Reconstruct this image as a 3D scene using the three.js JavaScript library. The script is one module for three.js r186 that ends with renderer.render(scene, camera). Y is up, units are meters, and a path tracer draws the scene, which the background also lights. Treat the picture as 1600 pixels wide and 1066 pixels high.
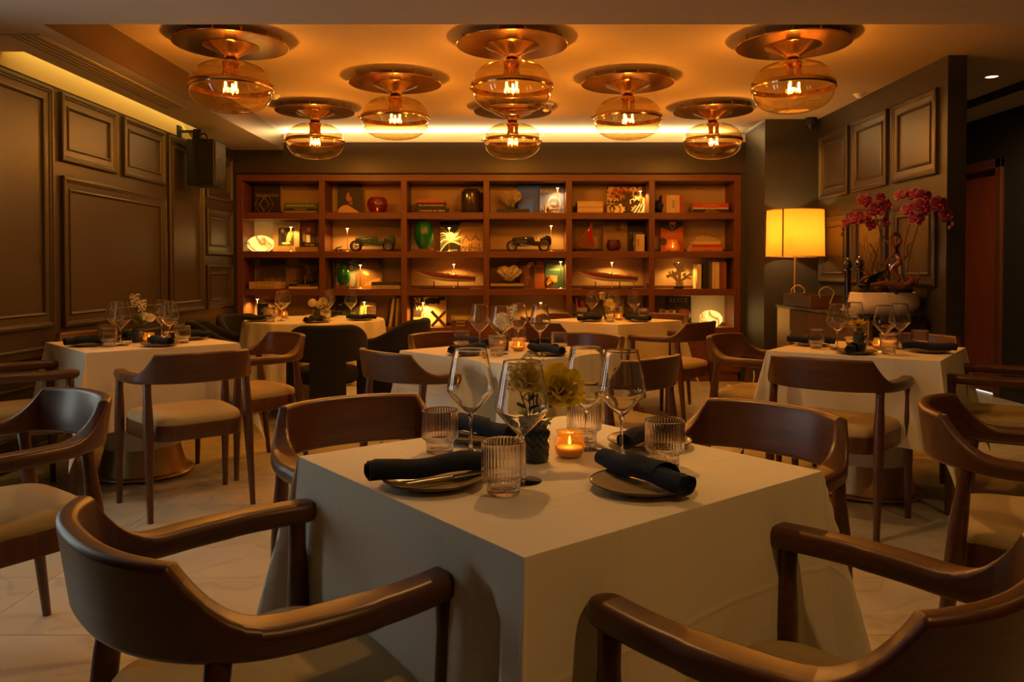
import * as THREE from 'three';
import { RoundedBoxGeometry } from 'three/addons/geometries/RoundedBoxGeometry.js';
import { mergeGeometries, mergeVertices } from 'three/addons/utils/BufferGeometryUtils.js';
import { ImprovedNoise } from 'three/addons/math/ImprovedNoise.js';
import { RectAreaLightUniformsLib } from 'three/addons/lights/RectAreaLightUniformsLib.js';
RectAreaLightUniformsLib.init();

// ---------------------------------------------------------------- camera, sky, area lights, exposure
// Plan coordinates used below: X to the right, Z = distance in front of the camera (three's z is -Z), y up, metres.
const scene = new THREE.Scene();
const camera = new THREE.PerspectiveCamera(46.39, 1600 / 1066, 0.05, 60);
camera.position.set(0, 1.18, 0);
camera.rotation.set(-0.01745, 0, 0);
camera.setViewOffset(1600, 1066, 0, 90, 1600, 1066);
scene.add(camera);
scene.background = new THREE.Color().setRGB(4.2, 4.45, 4.0);   // dusk daylight outside the windows behind the camera

const renderer = new THREE.WebGLRenderer({ antialias: true });
renderer.toneMapping = THREE.LinearToneMapping;
renderer.toneMappingExposure = 1.0;
renderer.shadowMap.enabled = true;

const LAMP = [1, 0.37, 0.05], WARM = [1, 0.47, 0.08], SOFT = [1, 0.78, 0.42];
function areaLight(rgb, intensity, w, h, pos, target) {
  const l = new THREE.RectAreaLight(new THREE.Color().setRGB(...rgb), intensity, w, h);
  l.position.set(pos[0], pos[1], -pos[2]); l.lookAt(target[0], target[1], -target[2]); scene.add(l);
  return l;
}
areaLight([1, 0.70, 0.32], 900, 4.6, 0.02, [-0.1, 2.588, 8.44], [-0.1, 2.8, 8.24]);      // cove above the bookcase
areaLight([1, 0.62, 0.05], 36, 2.6, 0.02, [-2.812, 2.555, 5.9], [-2.93, 2.42, 5.9]);       // cove along the left wall

// ---------------------------------------------------------------- helpers
const V = (x, y, z) => new THREE.Vector3(x, y, z), V2 = (x, y) => new THREE.Vector2(x, y);
let seedState = 7;
const rnd = () => { seedState = (seedState + 0x6d2b79f5) | 0; let t = Math.imul(seedState ^ (seedState >>> 15), 1 | seedState); t = (t + Math.imul(t ^ (t >>> 7), 61 | t)) ^ t; return ((t ^ (t >>> 14)) >>> 0) / 4294967296; };
const rr = (a, b) => a + (b - a) * rnd();
const clamp = THREE.MathUtils.clamp, smooth = (x, a, b) => THREE.MathUtils.smoothstep(x, a, b), lerp = THREE.MathUtils.lerp;
const noise = new ImprovedNoise();
const fbm = (x, y, z, n = 4) => { let s = 0, a = 0.5; for (let i = 0; i < n; i++) { s += a * noise.noise(x, y, z); x *= 2.03; y *= 2.03; z *= 2.03; a *= 0.5; } return s; };
const used = new Map();
function numbered(name) { const n = used.get(name) ?? 0; used.set(name, n + 1); return n ? `${name}_${String(n).padStart(3, '0')}` : name; }
function tag(o, label, category, group) { o.userData = { label, category }; if (group) o.userData.group = group; return o; }
function thing(name, label, category, [X, y, Z], turn = 0, group) {
  const o = new THREE.Group(); o.name = numbered(name); o.position.set(X, y, -Z); o.rotation.y = turn; scene.add(o);
  return tag(o, label, category, group);
}
function part(name, geo, mat, parent, label) {
  const m = new THREE.Mesh(Array.isArray(geo) ? merge(geo) : geo, mat); m.name = name; m.castShadow = m.receiveShadow = true; parent.add(m);
  if (label) m.userData.label = label;
  return m;
}
function structure(name) { const o = new THREE.Group(); o.name = name; o.userData.kind = 'structure'; scene.add(o); return o; }
function dup(root, name, label, [X, y, Z], turn = 0, group) {
  const o = root.clone(); o.name = numbered(name); o.position.set(X, y, -Z); o.rotation.set(0, turn, 0); scene.add(o);
  o.userData = { label, category: root.userData.category }; const g = group ?? root.userData.group; if (g) o.userData.group = g;
  return o;
}
function merge(list) {
  const gs = list.map((g) => { const q = g.index ? g.toNonIndexed() : g; for (const k of Object.keys(q.attributes)) if (!['position', 'normal', 'uv', 'color'].includes(k)) q.deleteAttribute(k); return q; });
  const hasC = gs.every((g) => g.attributes.color), hasU = gs.every((g) => g.attributes.uv);
  for (const g of gs) { if (!hasC) g.deleteAttribute('color'); if (!hasU) g.deleteAttribute('uv'); }
  return mergeGeometries(gs);
}
function uvBox(g, s = 1) {   // uv in metres from the dominant axis of each normal; u runs along the longer extent
  g = g.index ? g.toNonIndexed() : g;
  const p = g.attributes.position, n = g.attributes.normal, uv = new Float32Array(p.count * 2);
  g.computeBoundingBox(); const e = g.boundingBox.getSize(V(0, 0, 0)).toArray();
  for (let i = 0; i < p.count; i++) {
    const a = [Math.abs(n.getX(i)), Math.abs(n.getY(i)), Math.abs(n.getZ(i))], k = a.indexOf(Math.max(...a));
    let [i1, i2] = [[2, 1], [0, 2], [0, 1]][k]; if (e[i2] > e[i1]) [i1, i2] = [i2, i1];
    uv[2 * i] = p.getComponent(i, i1) * s; uv[2 * i + 1] = p.getComponent(i, i2) * s;
  }
  g.setAttribute('uv', new THREE.BufferAttribute(uv, 2)); return g;
}
// a box given by its low and high corners in plan coordinates (X, y, Z)
function bx(x0, x1, y0, y1, z0, z1, r = 0) {
  const w = Math.abs(x1 - x0), h = Math.abs(y1 - y0), d = Math.abs(z1 - z0);
  const g = r ? new RoundedBoxGeometry(w, h, d, 2, Math.min(r, w / 2.1, h / 2.1, d / 2.1)) : new THREE.BoxGeometry(w, h, d);
  g.translate((x0 + x1) / 2, (y0 + y1) / 2, -(z0 + z1) / 2); return uvBox(g);
}
const box = (w, h, d, x = 0, y = 0, z = 0, r = 0) => uvBox((r ? new RoundedBoxGeometry(w, h, d, 2, Math.min(r, w / 2.1, h / 2.1, d / 2.1)) : new THREE.BoxGeometry(w, h, d)).translate(x, y, z));
const lathe = (pts, n = 32) => new THREE.LatheGeometry(pts.map(([r, y]) => V2(Math.max(r, 0.00001), y)), n);
const cyl = (r0, r1, h, n = 20, y = 0) => new THREE.CylinderGeometry(r1, r0, h, n).translate(0, y + h / 2, 0);
function tube(pts, r, n = 24, m = 8) { return new THREE.TubeGeometry(new THREE.CatmullRomCurve3(pts.map((p) => V(...p))), n, r, m); }
function align(g, a, b) {   // moves a shape built along +y from the origin so that it starts at a and points to b
  const d = V(...b).sub(V(...a)).normalize();
  return g.applyQuaternion(new THREE.Quaternion().setFromUnitVectors(V(0, 1, 0), d)).translate(...a);
}
function rod(a, b, r0, r1 = r0, n = 12) { const L = V(...a).distanceTo(V(...b)); return align(cyl(r0, r1, L, n), a, b); }
function taper(a, b, stops, n = 14) {   // round tapering member; stops = [[share of length, radius], ...]
  const L = V(...a).distanceTo(V(...b));
  return align(lathe([[0, 0], ...stops.map(([t, r]) => [r, t * L]), [0, L]], n), a, b);
}
function sweepTube(pts, radii, n = 30, m = 10) {
  const c = new THREE.CatmullRomCurve3(pts.map((p) => V(...p))), f = c.computeFrenetFrames(n), P = [], U = [], I = [];
  for (let i = 0; i <= n; i++) {
    const t = i / n, q = c.getPoint(t), k = t * (radii.length - 1), j = Math.min(Math.floor(k), radii.length - 2), r = lerp(radii[j], radii[j + 1], k - j);
    for (let a = 0; a <= m; a++) {
      const w = (a / m) * 2 * Math.PI, d = f.normals[i].clone().multiplyScalar(Math.cos(w) * r).addScaledVector(f.binormals[i], Math.sin(w) * r);
      P.push(q.x + d.x, q.y + d.y, q.z + d.z); U.push(t, a / m);
      if (i < n && a < m) { const b = i * (m + 1) + a; I.push(b, b + m + 1, b + 1, b + 1, b + m + 1, b + m + 2); }
    }
  }
  return mesh(P, U, I, null, true);
}
function mesh(P, U, I, C, solid) {
  const g = new THREE.BufferGeometry(); g.setAttribute('position', new THREE.Float32BufferAttribute(P, 3));
  if (U) g.setAttribute('uv', new THREE.Float32BufferAttribute(U, 2));
  if (C) g.setAttribute('color', new THREE.Float32BufferAttribute(C, 3));
  if (solid) {   // outward winding for closed shapes
    let v = 0; const a = V(0, 0, 0), b = V(0, 0, 0), c = V(0, 0, 0);
    for (let i = 0; i < I.length; i += 3) v += a.fromArray(P, I[i] * 3).dot(b.fromArray(P, I[i + 1] * 3).cross(c.fromArray(P, I[i + 2] * 3)));
    if (v < 0) for (let i = 0; i < I.length; i += 3) [I[i + 1], I[i + 2]] = [I[i + 2], I[i + 1]];
  }
  g.setIndex(I); g.computeVertexNormals(); return g;
}
function gridMesh(nu, nv, f, col) {   // f(u, v) -> [x, y, z], u and v from 0 to 1
  const P = [], U = [], I = [], C = [];
  for (let j = 0; j <= nv; j++) for (let i = 0; i <= nu; i++) {
    const u = i / nu, v = j / nv; P.push(...f(u, v)); U.push(u, v); if (col) C.push(...col(u, v));
    if (i < nu && j < nv) { const a = j * (nu + 1) + i; I.push(a, a + 1, a + nu + 1, a + 1, a + nu + 2, a + nu + 1); }
  }
  return mesh(P, U, I, col ? C : null);
}
// lofted closed sections: list of arrays of [x, y, z], capped at both ends
function loft(rings, caps = true) {
  const P = [], U = [], I = [], m = rings[0].length; let L = 0;
  rings.forEach((R, i) => {
    if (i) L += V(...R[0]).distanceTo(V(...rings[i - 1][0]));
    let s = 0;
    for (let k = 0; k <= m; k++) { const p = R[k % m]; if (k) s += V(...p).distanceTo(V(...R[k - 1])); P.push(...p); U.push(L, s); }
  });
  for (let i = 0; i < rings.length - 1; i++) for (let k = 0; k < m; k++) { const a = i * (m + 1) + k, b = a + m + 1; I.push(a, a + 1, b, a + 1, b + 1, b); }
  if (caps) for (const [R, flip] of [[rings[0], 0], [rings[rings.length - 1], 1]]) {
    const c = R.reduce((s, p) => s.map((x, k) => x + p[k] / m), [0, 0, 0]), o = P.length / 3;
    P.push(...c); U.push(0, 0); R.forEach((p) => { P.push(...p); U.push(p[0], p[1]); });
    for (let k = 0; k < m; k++) flip ? I.push(o, o + 1 + k, o + 1 + (k + 1) % m) : I.push(o, o + 1 + (k + 1) % m, o + 1 + k);
  }
  return mesh(P, U, I, null, true);
}
const roundRect = (w, h, r, n = 3) => { const o = []; for (const [cx, cy, a] of [[w / 2 - r, h / 2 - r, 0], [-w / 2 + r, h / 2 - r, 1], [-w / 2 + r, -h / 2 + r, 2], [w / 2 - r, -h / 2 + r, 3]]) for (let i = 0; i <= n; i++) { const t = (a + i / n) * Math.PI / 2; o.push([cx + r * Math.cos(t), cy + r * Math.sin(t)]); } return o; };

// ---------------------------------------------------------------- textures and materials
function dataTex(w, h, f, srgb = true) {
  const d = new Uint8Array(w * h * 4);
  for (let y = 0; y < h; y++) for (let x = 0; x < w; x++) { const c = f(x / w, y / h); for (let k = 0; k < 3; k++) d[(y * w + x) * 4 + k] = clamp(c[k] * 255, 0, 255); d[(y * w + x) * 4 + 3] = 255; }
  const t = new THREE.DataTexture(d, w, h); t.wrapS = t.wrapT = THREE.RepeatWrapping; t.magFilter = THREE.LinearFilter; t.needsUpdate = true;
  if (srgb) t.colorSpace = THREE.SRGBColorSpace; return t;
}
const per = (f) => (u, v) => { const a = f(u, v), b = f(u - 1, v), c = f(u, v - 1), d = f(u - 1, v - 1), p = smooth(u, 0.75, 1), q = smooth(v, 0.75, 1); return lerp(lerp(a, b, p), lerp(c, d, p), q); };
const mixc = (a, b, t) => a.map((x, k) => x + (b[k] - x) * t);
function grain(dark, light, seed) {
  const g = per((u, v) => fbm(u * 3 + seed, v * 26, seed, 4) + 0.5 * fbm(u * 1.5, v * 7 + seed, 3.3, 2) + 0.35 * fbm(u * 9, v * 90, seed, 2));
  const t = dataTex(256, 256, (u, v) => mixc(dark, light, clamp(0.5 + g(u, v) * 0.9, 0, 1))); t.repeat.set(1.4, 4); return t;
}
const std = (o) => new THREE.MeshStandardMaterial(o), phy = (o) => new THREE.MeshPhysicalMaterial(o);
const lin = (r, g, b) => new THREE.Color().setRGB(r, g, b);
const clothBump = dataTex(256, 256, (u, v) => { const c = 0.4 + 0.3 * fbm(u * 8, v * 8, 1.7, 3) + (Math.abs((u * 4) % 1 - 0.5) < 0.006 ? 0.3 : 0) + (Math.abs((v * 4) % 1 - 0.5) < 0.006 ? 0.3 : 0); return [c, c, c]; }, false);
clothBump.repeat.set(0.62, 0.62);
const fabricNoise = dataTex(128, 128, (u, v) => { const c = 0.5 + 0.5 * (rnd() - 0.5) + 0.12 * Math.sin(u * 128 * 2.1) + 0.12 * Math.sin(v * 128 * 2.1); return [c, c, c]; }, false);
fabricNoise.repeat.set(14, 14);
const brushed = dataTex(128, 128, (u, v) => { const c = 0.75 + 0.25 * fbm(v * 60, 0.5, 2.2, 3); return [c, c, c]; }, false);
const marbleTex = [0, 1, 2].map((s) => dataTex(256, 256, (u, v) => { const w = fbm(u * 2.2 + s * 7, v * 2.2, s, 4), q = Math.abs(Math.sin((u * 1.2 + v * 3 + w * 3) * 3)); const t = clamp(0.72 + 0.4 * w - 0.25 * Math.pow(1 - q, 5), 0, 1); return mixc([0.58, 0.56, 0.49], [0.80, 0.79, 0.73], t); }));
const darkMarbleTex = dataTex(256, 256, (u, v) => { const w = fbm(u * 3, v * 3, 5, 4), q = Math.pow(1 - Math.abs(Math.sin((u * 2 + v + w * 3) * 4)), 12); return mixc([0.07, 0.05, 0.04], [0.75, 0.68, 0.6], q * 0.9); });
const M = {
  wood: phy({ map: grain([0.225, 0.115, 0.045], [0.375, 0.204, 0.083], 1), roughness: 0.42, clearcoat: 0.35, clearcoatRoughness: 0.3 }),
  shelfWood: std({ map: grain([0.33, 0.175, 0.085], [0.44, 0.25, 0.125], 5), roughness: 0.45 }),
  doorWood: std({ map: grain([0.46, 0.2, 0.08], [0.58, 0.28, 0.12], 9), roughness: 0.5 }),
  darkWood: std({ map: grain([0.11, 0.06, 0.035], [0.2, 0.11, 0.065], 4), roughness: 0.5 }),
  trayWood: std({ map: grain([0.34, 0.22, 0.12], [0.46, 0.32, 0.18], 8), roughness: 0.6 }),
  seat: std({ color: lin(0.42, 0.34, 0.17), roughness: 0.85, bumpMap: fabricNoise, bumpScale: 0.0006 }),
  cloth: std({ color: lin(0.74, 0.715, 0.62), roughness: 0.9, bumpMap: clothBump, bumpScale: 0.004 }),
  wall: std({ color: lin(0.040, 0.030, 0.022), roughness: 0.4 }),
  wallDark: std({ color: lin(0.032, 0.030, 0.024), roughness: 0.5 }),
  corridorDark: std({ color: lin(0.02, 0.017, 0.013), roughness: 0.6 }),
  ceiling: std({ color: lin(0.40, 0.31, 0.21), roughness: 0.9 }),
  plaster: std({ color: lin(0.5, 0.46, 0.41), roughness: 0.9 }),
  backPanel: std({ color: lin(0.46, 0.32, 0.18), roughness: 0.8 }),
  tiles: marbleTex.map((t) => std({ map: t, roughness: 0.22 })),
  grout: std({ color: lin(0.13, 0.1, 0.07), roughness: 0.9 }),
  brass: phy({ color: lin(0.62, 0.38, 0.16), metalness: 1, roughness: 0.24, roughnessMap: brushed }),
  brassSatin: std({ color: lin(0.6, 0.42, 0.2), metalness: 1, roughness: 0.38 }),
  steel: std({ color: lin(0.6, 0.58, 0.55), metalness: 1, roughness: 0.22 }),
  black: std({ color: lin(0.006, 0.006, 0.006), roughness: 0.75 }),
  blackGloss: phy({ color: lin(0.01, 0.01, 0.01), roughness: 0.15, clearcoat: 1 }),
  velvet: phy({ color: lin(0.006, 0.0085, 0.013), roughness: 0.95, sheen: 0.35, sheenColor: lin(0.06, 0.07, 0.09), sheenRoughness: 0.5 }),
  napkin: std({ color: lin(0.010, 0.019, 0.046), roughness: 0.95, bumpMap: fabricNoise, bumpScale: 0.0008 }),
  plate: phy({ color: lin(0.40, 0.31, 0.17), roughness: 0.22, clearcoat: 0.5 }),
  plateRim: phy({ color: lin(0.05, 0.035, 0.025), roughness: 0.3 }),
  thinGlass: phy({ color: 0xffffff, transmission: 1, thickness: 0, roughness: 0, ior: 1.5 }),
  glass: phy({ color: 0xffffff, transmission: 1, thickness: 0.01, roughness: 0.0, ior: 1.48 }),
  tumbler: phy({ color: lin(1, 0.97, 0.97), transmission: 1, thickness: 0.006, roughness: 0.0, ior: 1.44, attenuationColor: lin(0.97, 0.93, 0.95), attenuationDistance: 0.08 }),
  amberGlass: phy({ color: lin(0.96, 0.84, 0.54), transmission: 1, thickness: 0, roughness: 0, ior: 1.75 }),
  votive: phy({ color: lin(0.8, 0.48, 0.15), transmission: 0.82, thickness: 0, roughness: 0.2 }),
  vaseGlass: phy({ color: lin(0.06, 0.08, 0.14), transmission: 0.6, thickness: 0, roughness: 0.12, ior: 1.5 }),
  wax: std({ color: lin(0.8, 0.6, 0.3), roughness: 0.6, emissive: lin(0.9, 0.38, 0.06), emissiveIntensity: 0.06 }),
  flame: std({ color: 0, emissive: lin(1, 0.62, 0.2), emissiveIntensity: 11 }),
  filament: std({ color: 0, emissive: lin(1, 0.46, 0.1), emissiveIntensity: 26 }),
  led: std({ color: 0, emissive: lin(1, 0.72, 0.36), emissiveIntensity: 6 }),
  pinLight: std({ color: 0, emissive: lin(1, 0.6, 0.22), emissiveIntensity: 7 }),
  white: std({ color: lin(0.72, 0.7, 0.66), roughness: 0.5 }),
  cream: std({ color: lin(0.62, 0.54, 0.4), roughness: 0.7 }),
  porcelain: phy({ color: lin(0.66, 0.62, 0.55), roughness: 0.3, clearcoat: 0.5 }),
  pages: std({ color: lin(0.6, 0.5, 0.36), roughness: 0.9 }),
  leaf: std({ color: lin(0.03, 0.075, 0.02), roughness: 0.5, side: THREE.DoubleSide }),
  stem: std({ color: lin(0.05, 0.08, 0.02), roughness: 0.7 }),
  yellowPetal: phy({ color: lin(0.72, 0.58, 0.03), roughness: 0.8, transmission: 0.3, thickness: 0, side: THREE.DoubleSide }),
  whitePetal: phy({ color: lin(0.8, 0.74, 0.58), roughness: 0.85, transmission: 0.3, thickness: 0, side: THREE.DoubleSide }),
  stone: std({ color: lin(0.36, 0.29, 0.2), roughness: 0.95 }),
};
M.marbleTop = phy({ map: darkMarbleTex, roughness: 0.2, clearcoat: 0.6 });
M.brassCup = std({ color: lin(0.6, 0.36, 0.15), metalness: 1, roughness: 0.22 });
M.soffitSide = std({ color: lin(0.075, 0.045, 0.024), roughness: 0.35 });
M.consoleWood = std({ map: grain([0.2, 0.125, 0.07], [0.3, 0.19, 0.105], 8), roughness: 0.75 });

// ---------------------------------------------------------------- the room
const CEIL = 2.63, LOW = 2.43, XL = -2.93, XR = 2.95, ZB = 8.34;
{
  const floor = structure('floor');
  part('subfloor', bx(-3.1, 4.8, -0.2, -0.008, -2.7, 9.1), M.grout, floor);
  const TX = 0.9054, TZ = 0.48, x0 = -1.755 - TX * 2, z0 = 2.55 - TZ * 11;
  const tg = [0.9054, 0].map((_, k) => new RoundedBoxGeometry(TX - 0.003, 0.02, TZ - 0.003, 1, 0.0012));
  for (let j = 0; j < 24; j++) for (let i = 0; i < 9; i++) {
    const s = Math.floor(rnd() * 3), g = tg[0].clone(), p = g.attributes.position, uv = g.attributes.uv, ou = rnd(), ov = rnd();
    for (let k = 0; k < p.count; k++) uv.setXY(k, ou + p.getX(k) * 0.8, ov + p.getZ(k) * 0.8);
    const x = x0 + TX * (i + 0.5), z = z0 + TZ * (j + 0.5);
    if (x < -3.3 || z > 8.9 || x > 4.9 || z < 0.2) continue;
    const t = part('tile', g, M.tiles[s], floor); t.position.set(x, -0.01, -z);
  }
  part('floor_slab', bx(-3.1, 4.8, -0.03, -0.001, -2.7, 0.25), M.tiles[0], floor);
}
{
  const c = structure('ceiling');
  part('raised_ceiling', bx(-3.1, 4.8, CEIL, CEIL + 0.15, 4.08, 9.1), M.ceiling, c);
  part('low_ceiling', bx(-3.1, 4.8, LOW, CEIL + 0.15, -2.7, 4.08), M.plaster, c);
  part('soffit', [bx(-2.80, -2.39, LOW, CEIL, 4.08, ZB), bx(-2.93, -2.80, LOW, CEIL, 4.08, 4.59), bx(-2.93, -2.80, LOW, CEIL, 7.2, ZB)], M.plaster, c);
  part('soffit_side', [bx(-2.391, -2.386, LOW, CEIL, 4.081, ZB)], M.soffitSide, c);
  part('led_strip', bx(-2.808, -2.801, 2.545, 2.565, 4.65, 7.15), M.led, c);
}
// frame ring: mitred moulding w x h whose profile is a list of [distance in from the edge, height off the wall]
const PROFILE = [[0, 0], [0, 0.024], [0.006, 0.030], [0.020, 0.031], [0.026, 0.024], [0.034, 0.022], [0.040, 0.015], [0.078, 0.013], [0.081, 0.021], [0.088, 0.023], [0.095, 0.018], [0.1, 0.004]];
function frameGeo(w, h, profile = PROFILE) {
  const P = [], I = [];
  const ring = (d) => [[-w / 2 + d, -h / 2 + d], [w / 2 - d, -h / 2 + d], [w / 2 - d, h / 2 - d], [-w / 2 + d, h / 2 - d]];
  for (let s = 0; s < 4; s++) for (let k = 0; k < profile.length - 1; k++) {
    const [d0, h0] = profile[k], [d1, h1] = profile[k + 1], a = ring(d0), b = ring(d1), t = (s + 1) % 4, o = P.length / 3;
    P.push(...a[s], h0, ...a[t], h0, ...b[t], h1, ...b[s], h1); I.push(o, o + 1, o + 2, o, o + 2, o + 3);
  }
  const e = ring(0.1), o = P.length / 3; e.forEach((q) => P.push(...q, 0.004)); I.push(o, o + 1, o + 2, o, o + 2, o + 3);
  return mesh(P, null, I);
}
{
  const wl = structure('wall_left');
  part('wall_surface', [bx(XL - 0.2, XL, 0, 2.8, 3.5, 9.1), bx(XL - 0.2, XL, 0, 2.8, 2.55, 3.1), bx(XL - 0.2, XL, 0, 2.8, -2.7, 2.15), bx(XL - 0.2, XL, 0, 0.4, 2.15, 2.55), bx(XL - 0.2, XL, 2.25, 2.8, 2.15, 2.55), bx(XL - 0.2, XL, 0, 0.4, 3.1, 3.5), bx(XL - 0.2, XL, 2.25, 2.8, 3.1, 3.5)], M.wall, wl);
  part('plaster_band', bx(XL, XL + 0.008, 2.35, CEIL, 3.0, 7.3), M.ceiling, wl);
  const add = (z0, z1, y0, y1) => { const m = part('panel_frame', frameGeo(z1 - z0, y1 - y0), M.wall, wl); m.position.set(XL, (y0 + y1) / 2, -(z0 + z1) / 2); m.rotation.y = Math.PI / 2; };
  for (const [z0, z1] of [[-0.7, 1.0], [1.05, 2.1], [3.6, 5.06]]) add(z0, z1, 0.815, 2.33);
  add(5.16, 5.88, 1.885, 2.33); add(5.99, 6.70, 1.885, 2.33); add(5.17, 6.71, 0.80, 1.79);
  add(6.77, 7.54, 0.80, 2.33);
  add(7.61, 8.3, 1.875, 2.33); add(7.61, 8.3, 1.325, 1.776); add(7.61, 8.3, 0.80, 1.225);
  for (const [z0, z1] of [[3.6, 5.06], [5.17, 6.71], [6.77, 7.54], [7.61, 8.3]]) add(z0, z1, 0.17, 0.56);
  const rail = part('chair_rail', [bx(XL, XL + 0.03, 0.64, 0.70, 3.55, ZB, 0.01), bx(XL, XL + 0.042, 0.685, 0.705, 3.55, ZB, 0.008)], M.wall, wl);
  part('skirting', bx(XL, XL + 0.018, 0, 0.11, -2.5, ZB, 0.006), M.wall, wl);
}
{
  const wb = structure('wall_back');
  part('wall_surface', bx(-3.1, 4.8, 0, 2.8, 8.78, 9.1), M.wallDark, wb);
  part('header', bx(-2.93, 2.44, 2.19, 2.51, ZB, 8.78), M.wall, wb);
  part('side_filler', [bx(-2.93, -2.885, 0, 2.19, ZB + 0.01, 8.78), bx(2.40, 2.44, 0, 2.19, ZB + 0.01, 8.78)], M.wallDark, wb);
  part('cove_lip', [bx(-2.39, 2.44, 2.51, 2.595, ZB, ZB + 0.02, 0.003), bx(-2.39, 2.44, 2.51, 2.515, ZB, 8.6)], M.white, wb);
  part('led_strip', bx(-2.35, 2.1, 2.575, 2.6, 8.446, 8.456), M.led, wb);
}
{
  const wr = structure('wall_right');
  part('wall_surface', bx(XR, XR + 0.13, 0, CEIL, 5.41, 9.0), M.wallDark, wr);
  const add = (z0, z1, y0, y1) => { const m = part('panel_frame', frameGeo(z1 - z0, y1 - y0), M.wall, wr); m.position.set(XR, (y0 + y1) / 2, -(z0 + z1) / 2); m.rotation.y = -Math.PI / 2; };
  for (const [z0, z1] of [[5.52, 6.17], [6.25, 6.89], [6.97, 7.61]]) { add(z0, z1, 1.845, 2.44); add(z0, z1, 1.06, 1.665); }
  part('skirting', bx(XR - 0.015, XR, 0, 0.1, 5.41, 7.7), M.wallDark, wr);
}
{
  const wk = structure('wall_corner');
  part('corner_pier', bx(2.44, XR - 0.001, 0, CEIL, 7.7, 8.78), M.wallDark, wk);
  part('skirting', bx(2.44, XR - 0.02, 0, 0.1, 7.685, 7.7), M.wallDark, wk);
}
{
  const wc = structure('wall_corridor');
  part('wall_surface', [bx(4.5, 4.8, 0, 2.8, -2.7, 7.3), bx(4.5, 4.8, 2.2, 2.8, 7.3, 9.1), bx(4.5, 4.8, 0, 2.8, 8.25, 9.1)], M.corridorDark, wc);
  part('skirting', bx(4.48, 4.5, 0, 0.09, -2.5, 7.3, 0.004), M.corridorDark, wc);
  const d = structure('door_1');
  part('door_leaf', bx(4.56, 4.60, 0.01, 2.12, 7.38, 8.18, 0.003), M.doorWood, d);
  part('door_frame', [bx(4.47, 4.62, 0, 2.21, 7.3, 7.385, 0.004), bx(4.47, 4.62, 0, 2.21, 8.175, 8.25, 0.004), bx(4.47, 4.62, 2.12, 2.21, 7.3, 8.25, 0.004)], M.shelfWood, d);
  const h = part('door_handle', [rod([0, 0, 0], [0, 0.3, 0], 0.01), rod([0, 0.03, 0], [0.04, 0.03, 0], 0.006), rod([0, 0.27, 0], [0.04, 0.27, 0], 0.006)], M.brassSatin, d);
  h.position.set(4.51, 0.95, -8.1);
}
{
  const wr = structure('wall_rear');   // closes the room behind the camera; the two slim windows that give the cool daylight are in the left wall
  part('wall_surface', bx(-3.1, 4.8, 0, 2.5, -2.7, -2.5), M.wall, wr);
  [[2.15, 2.55], [3.1, 3.5]].forEach(([a, b], i) => {
    const w = structure('window_' + (i + 1)), x0 = XL - 0.14, x1 = XL - 0.08;
    part('window_frame', [bx(x0, x1, 0.4, 0.44, a, b), bx(x0, x1, 2.21, 2.25, a, b), bx(x0, x1, 0.44, 2.21, a, a + 0.03), bx(x0, x1, 0.44, 2.21, b - 0.03, b)], M.black, w);
    const g = part('pane', new THREE.PlaneGeometry(b - a - 0.06, 1.77), M.thinGlass, w); g.rotation.y = Math.PI / 2; g.position.set(XL - 0.11, 1.325, -(a + b) / 2);
  });
}
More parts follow.
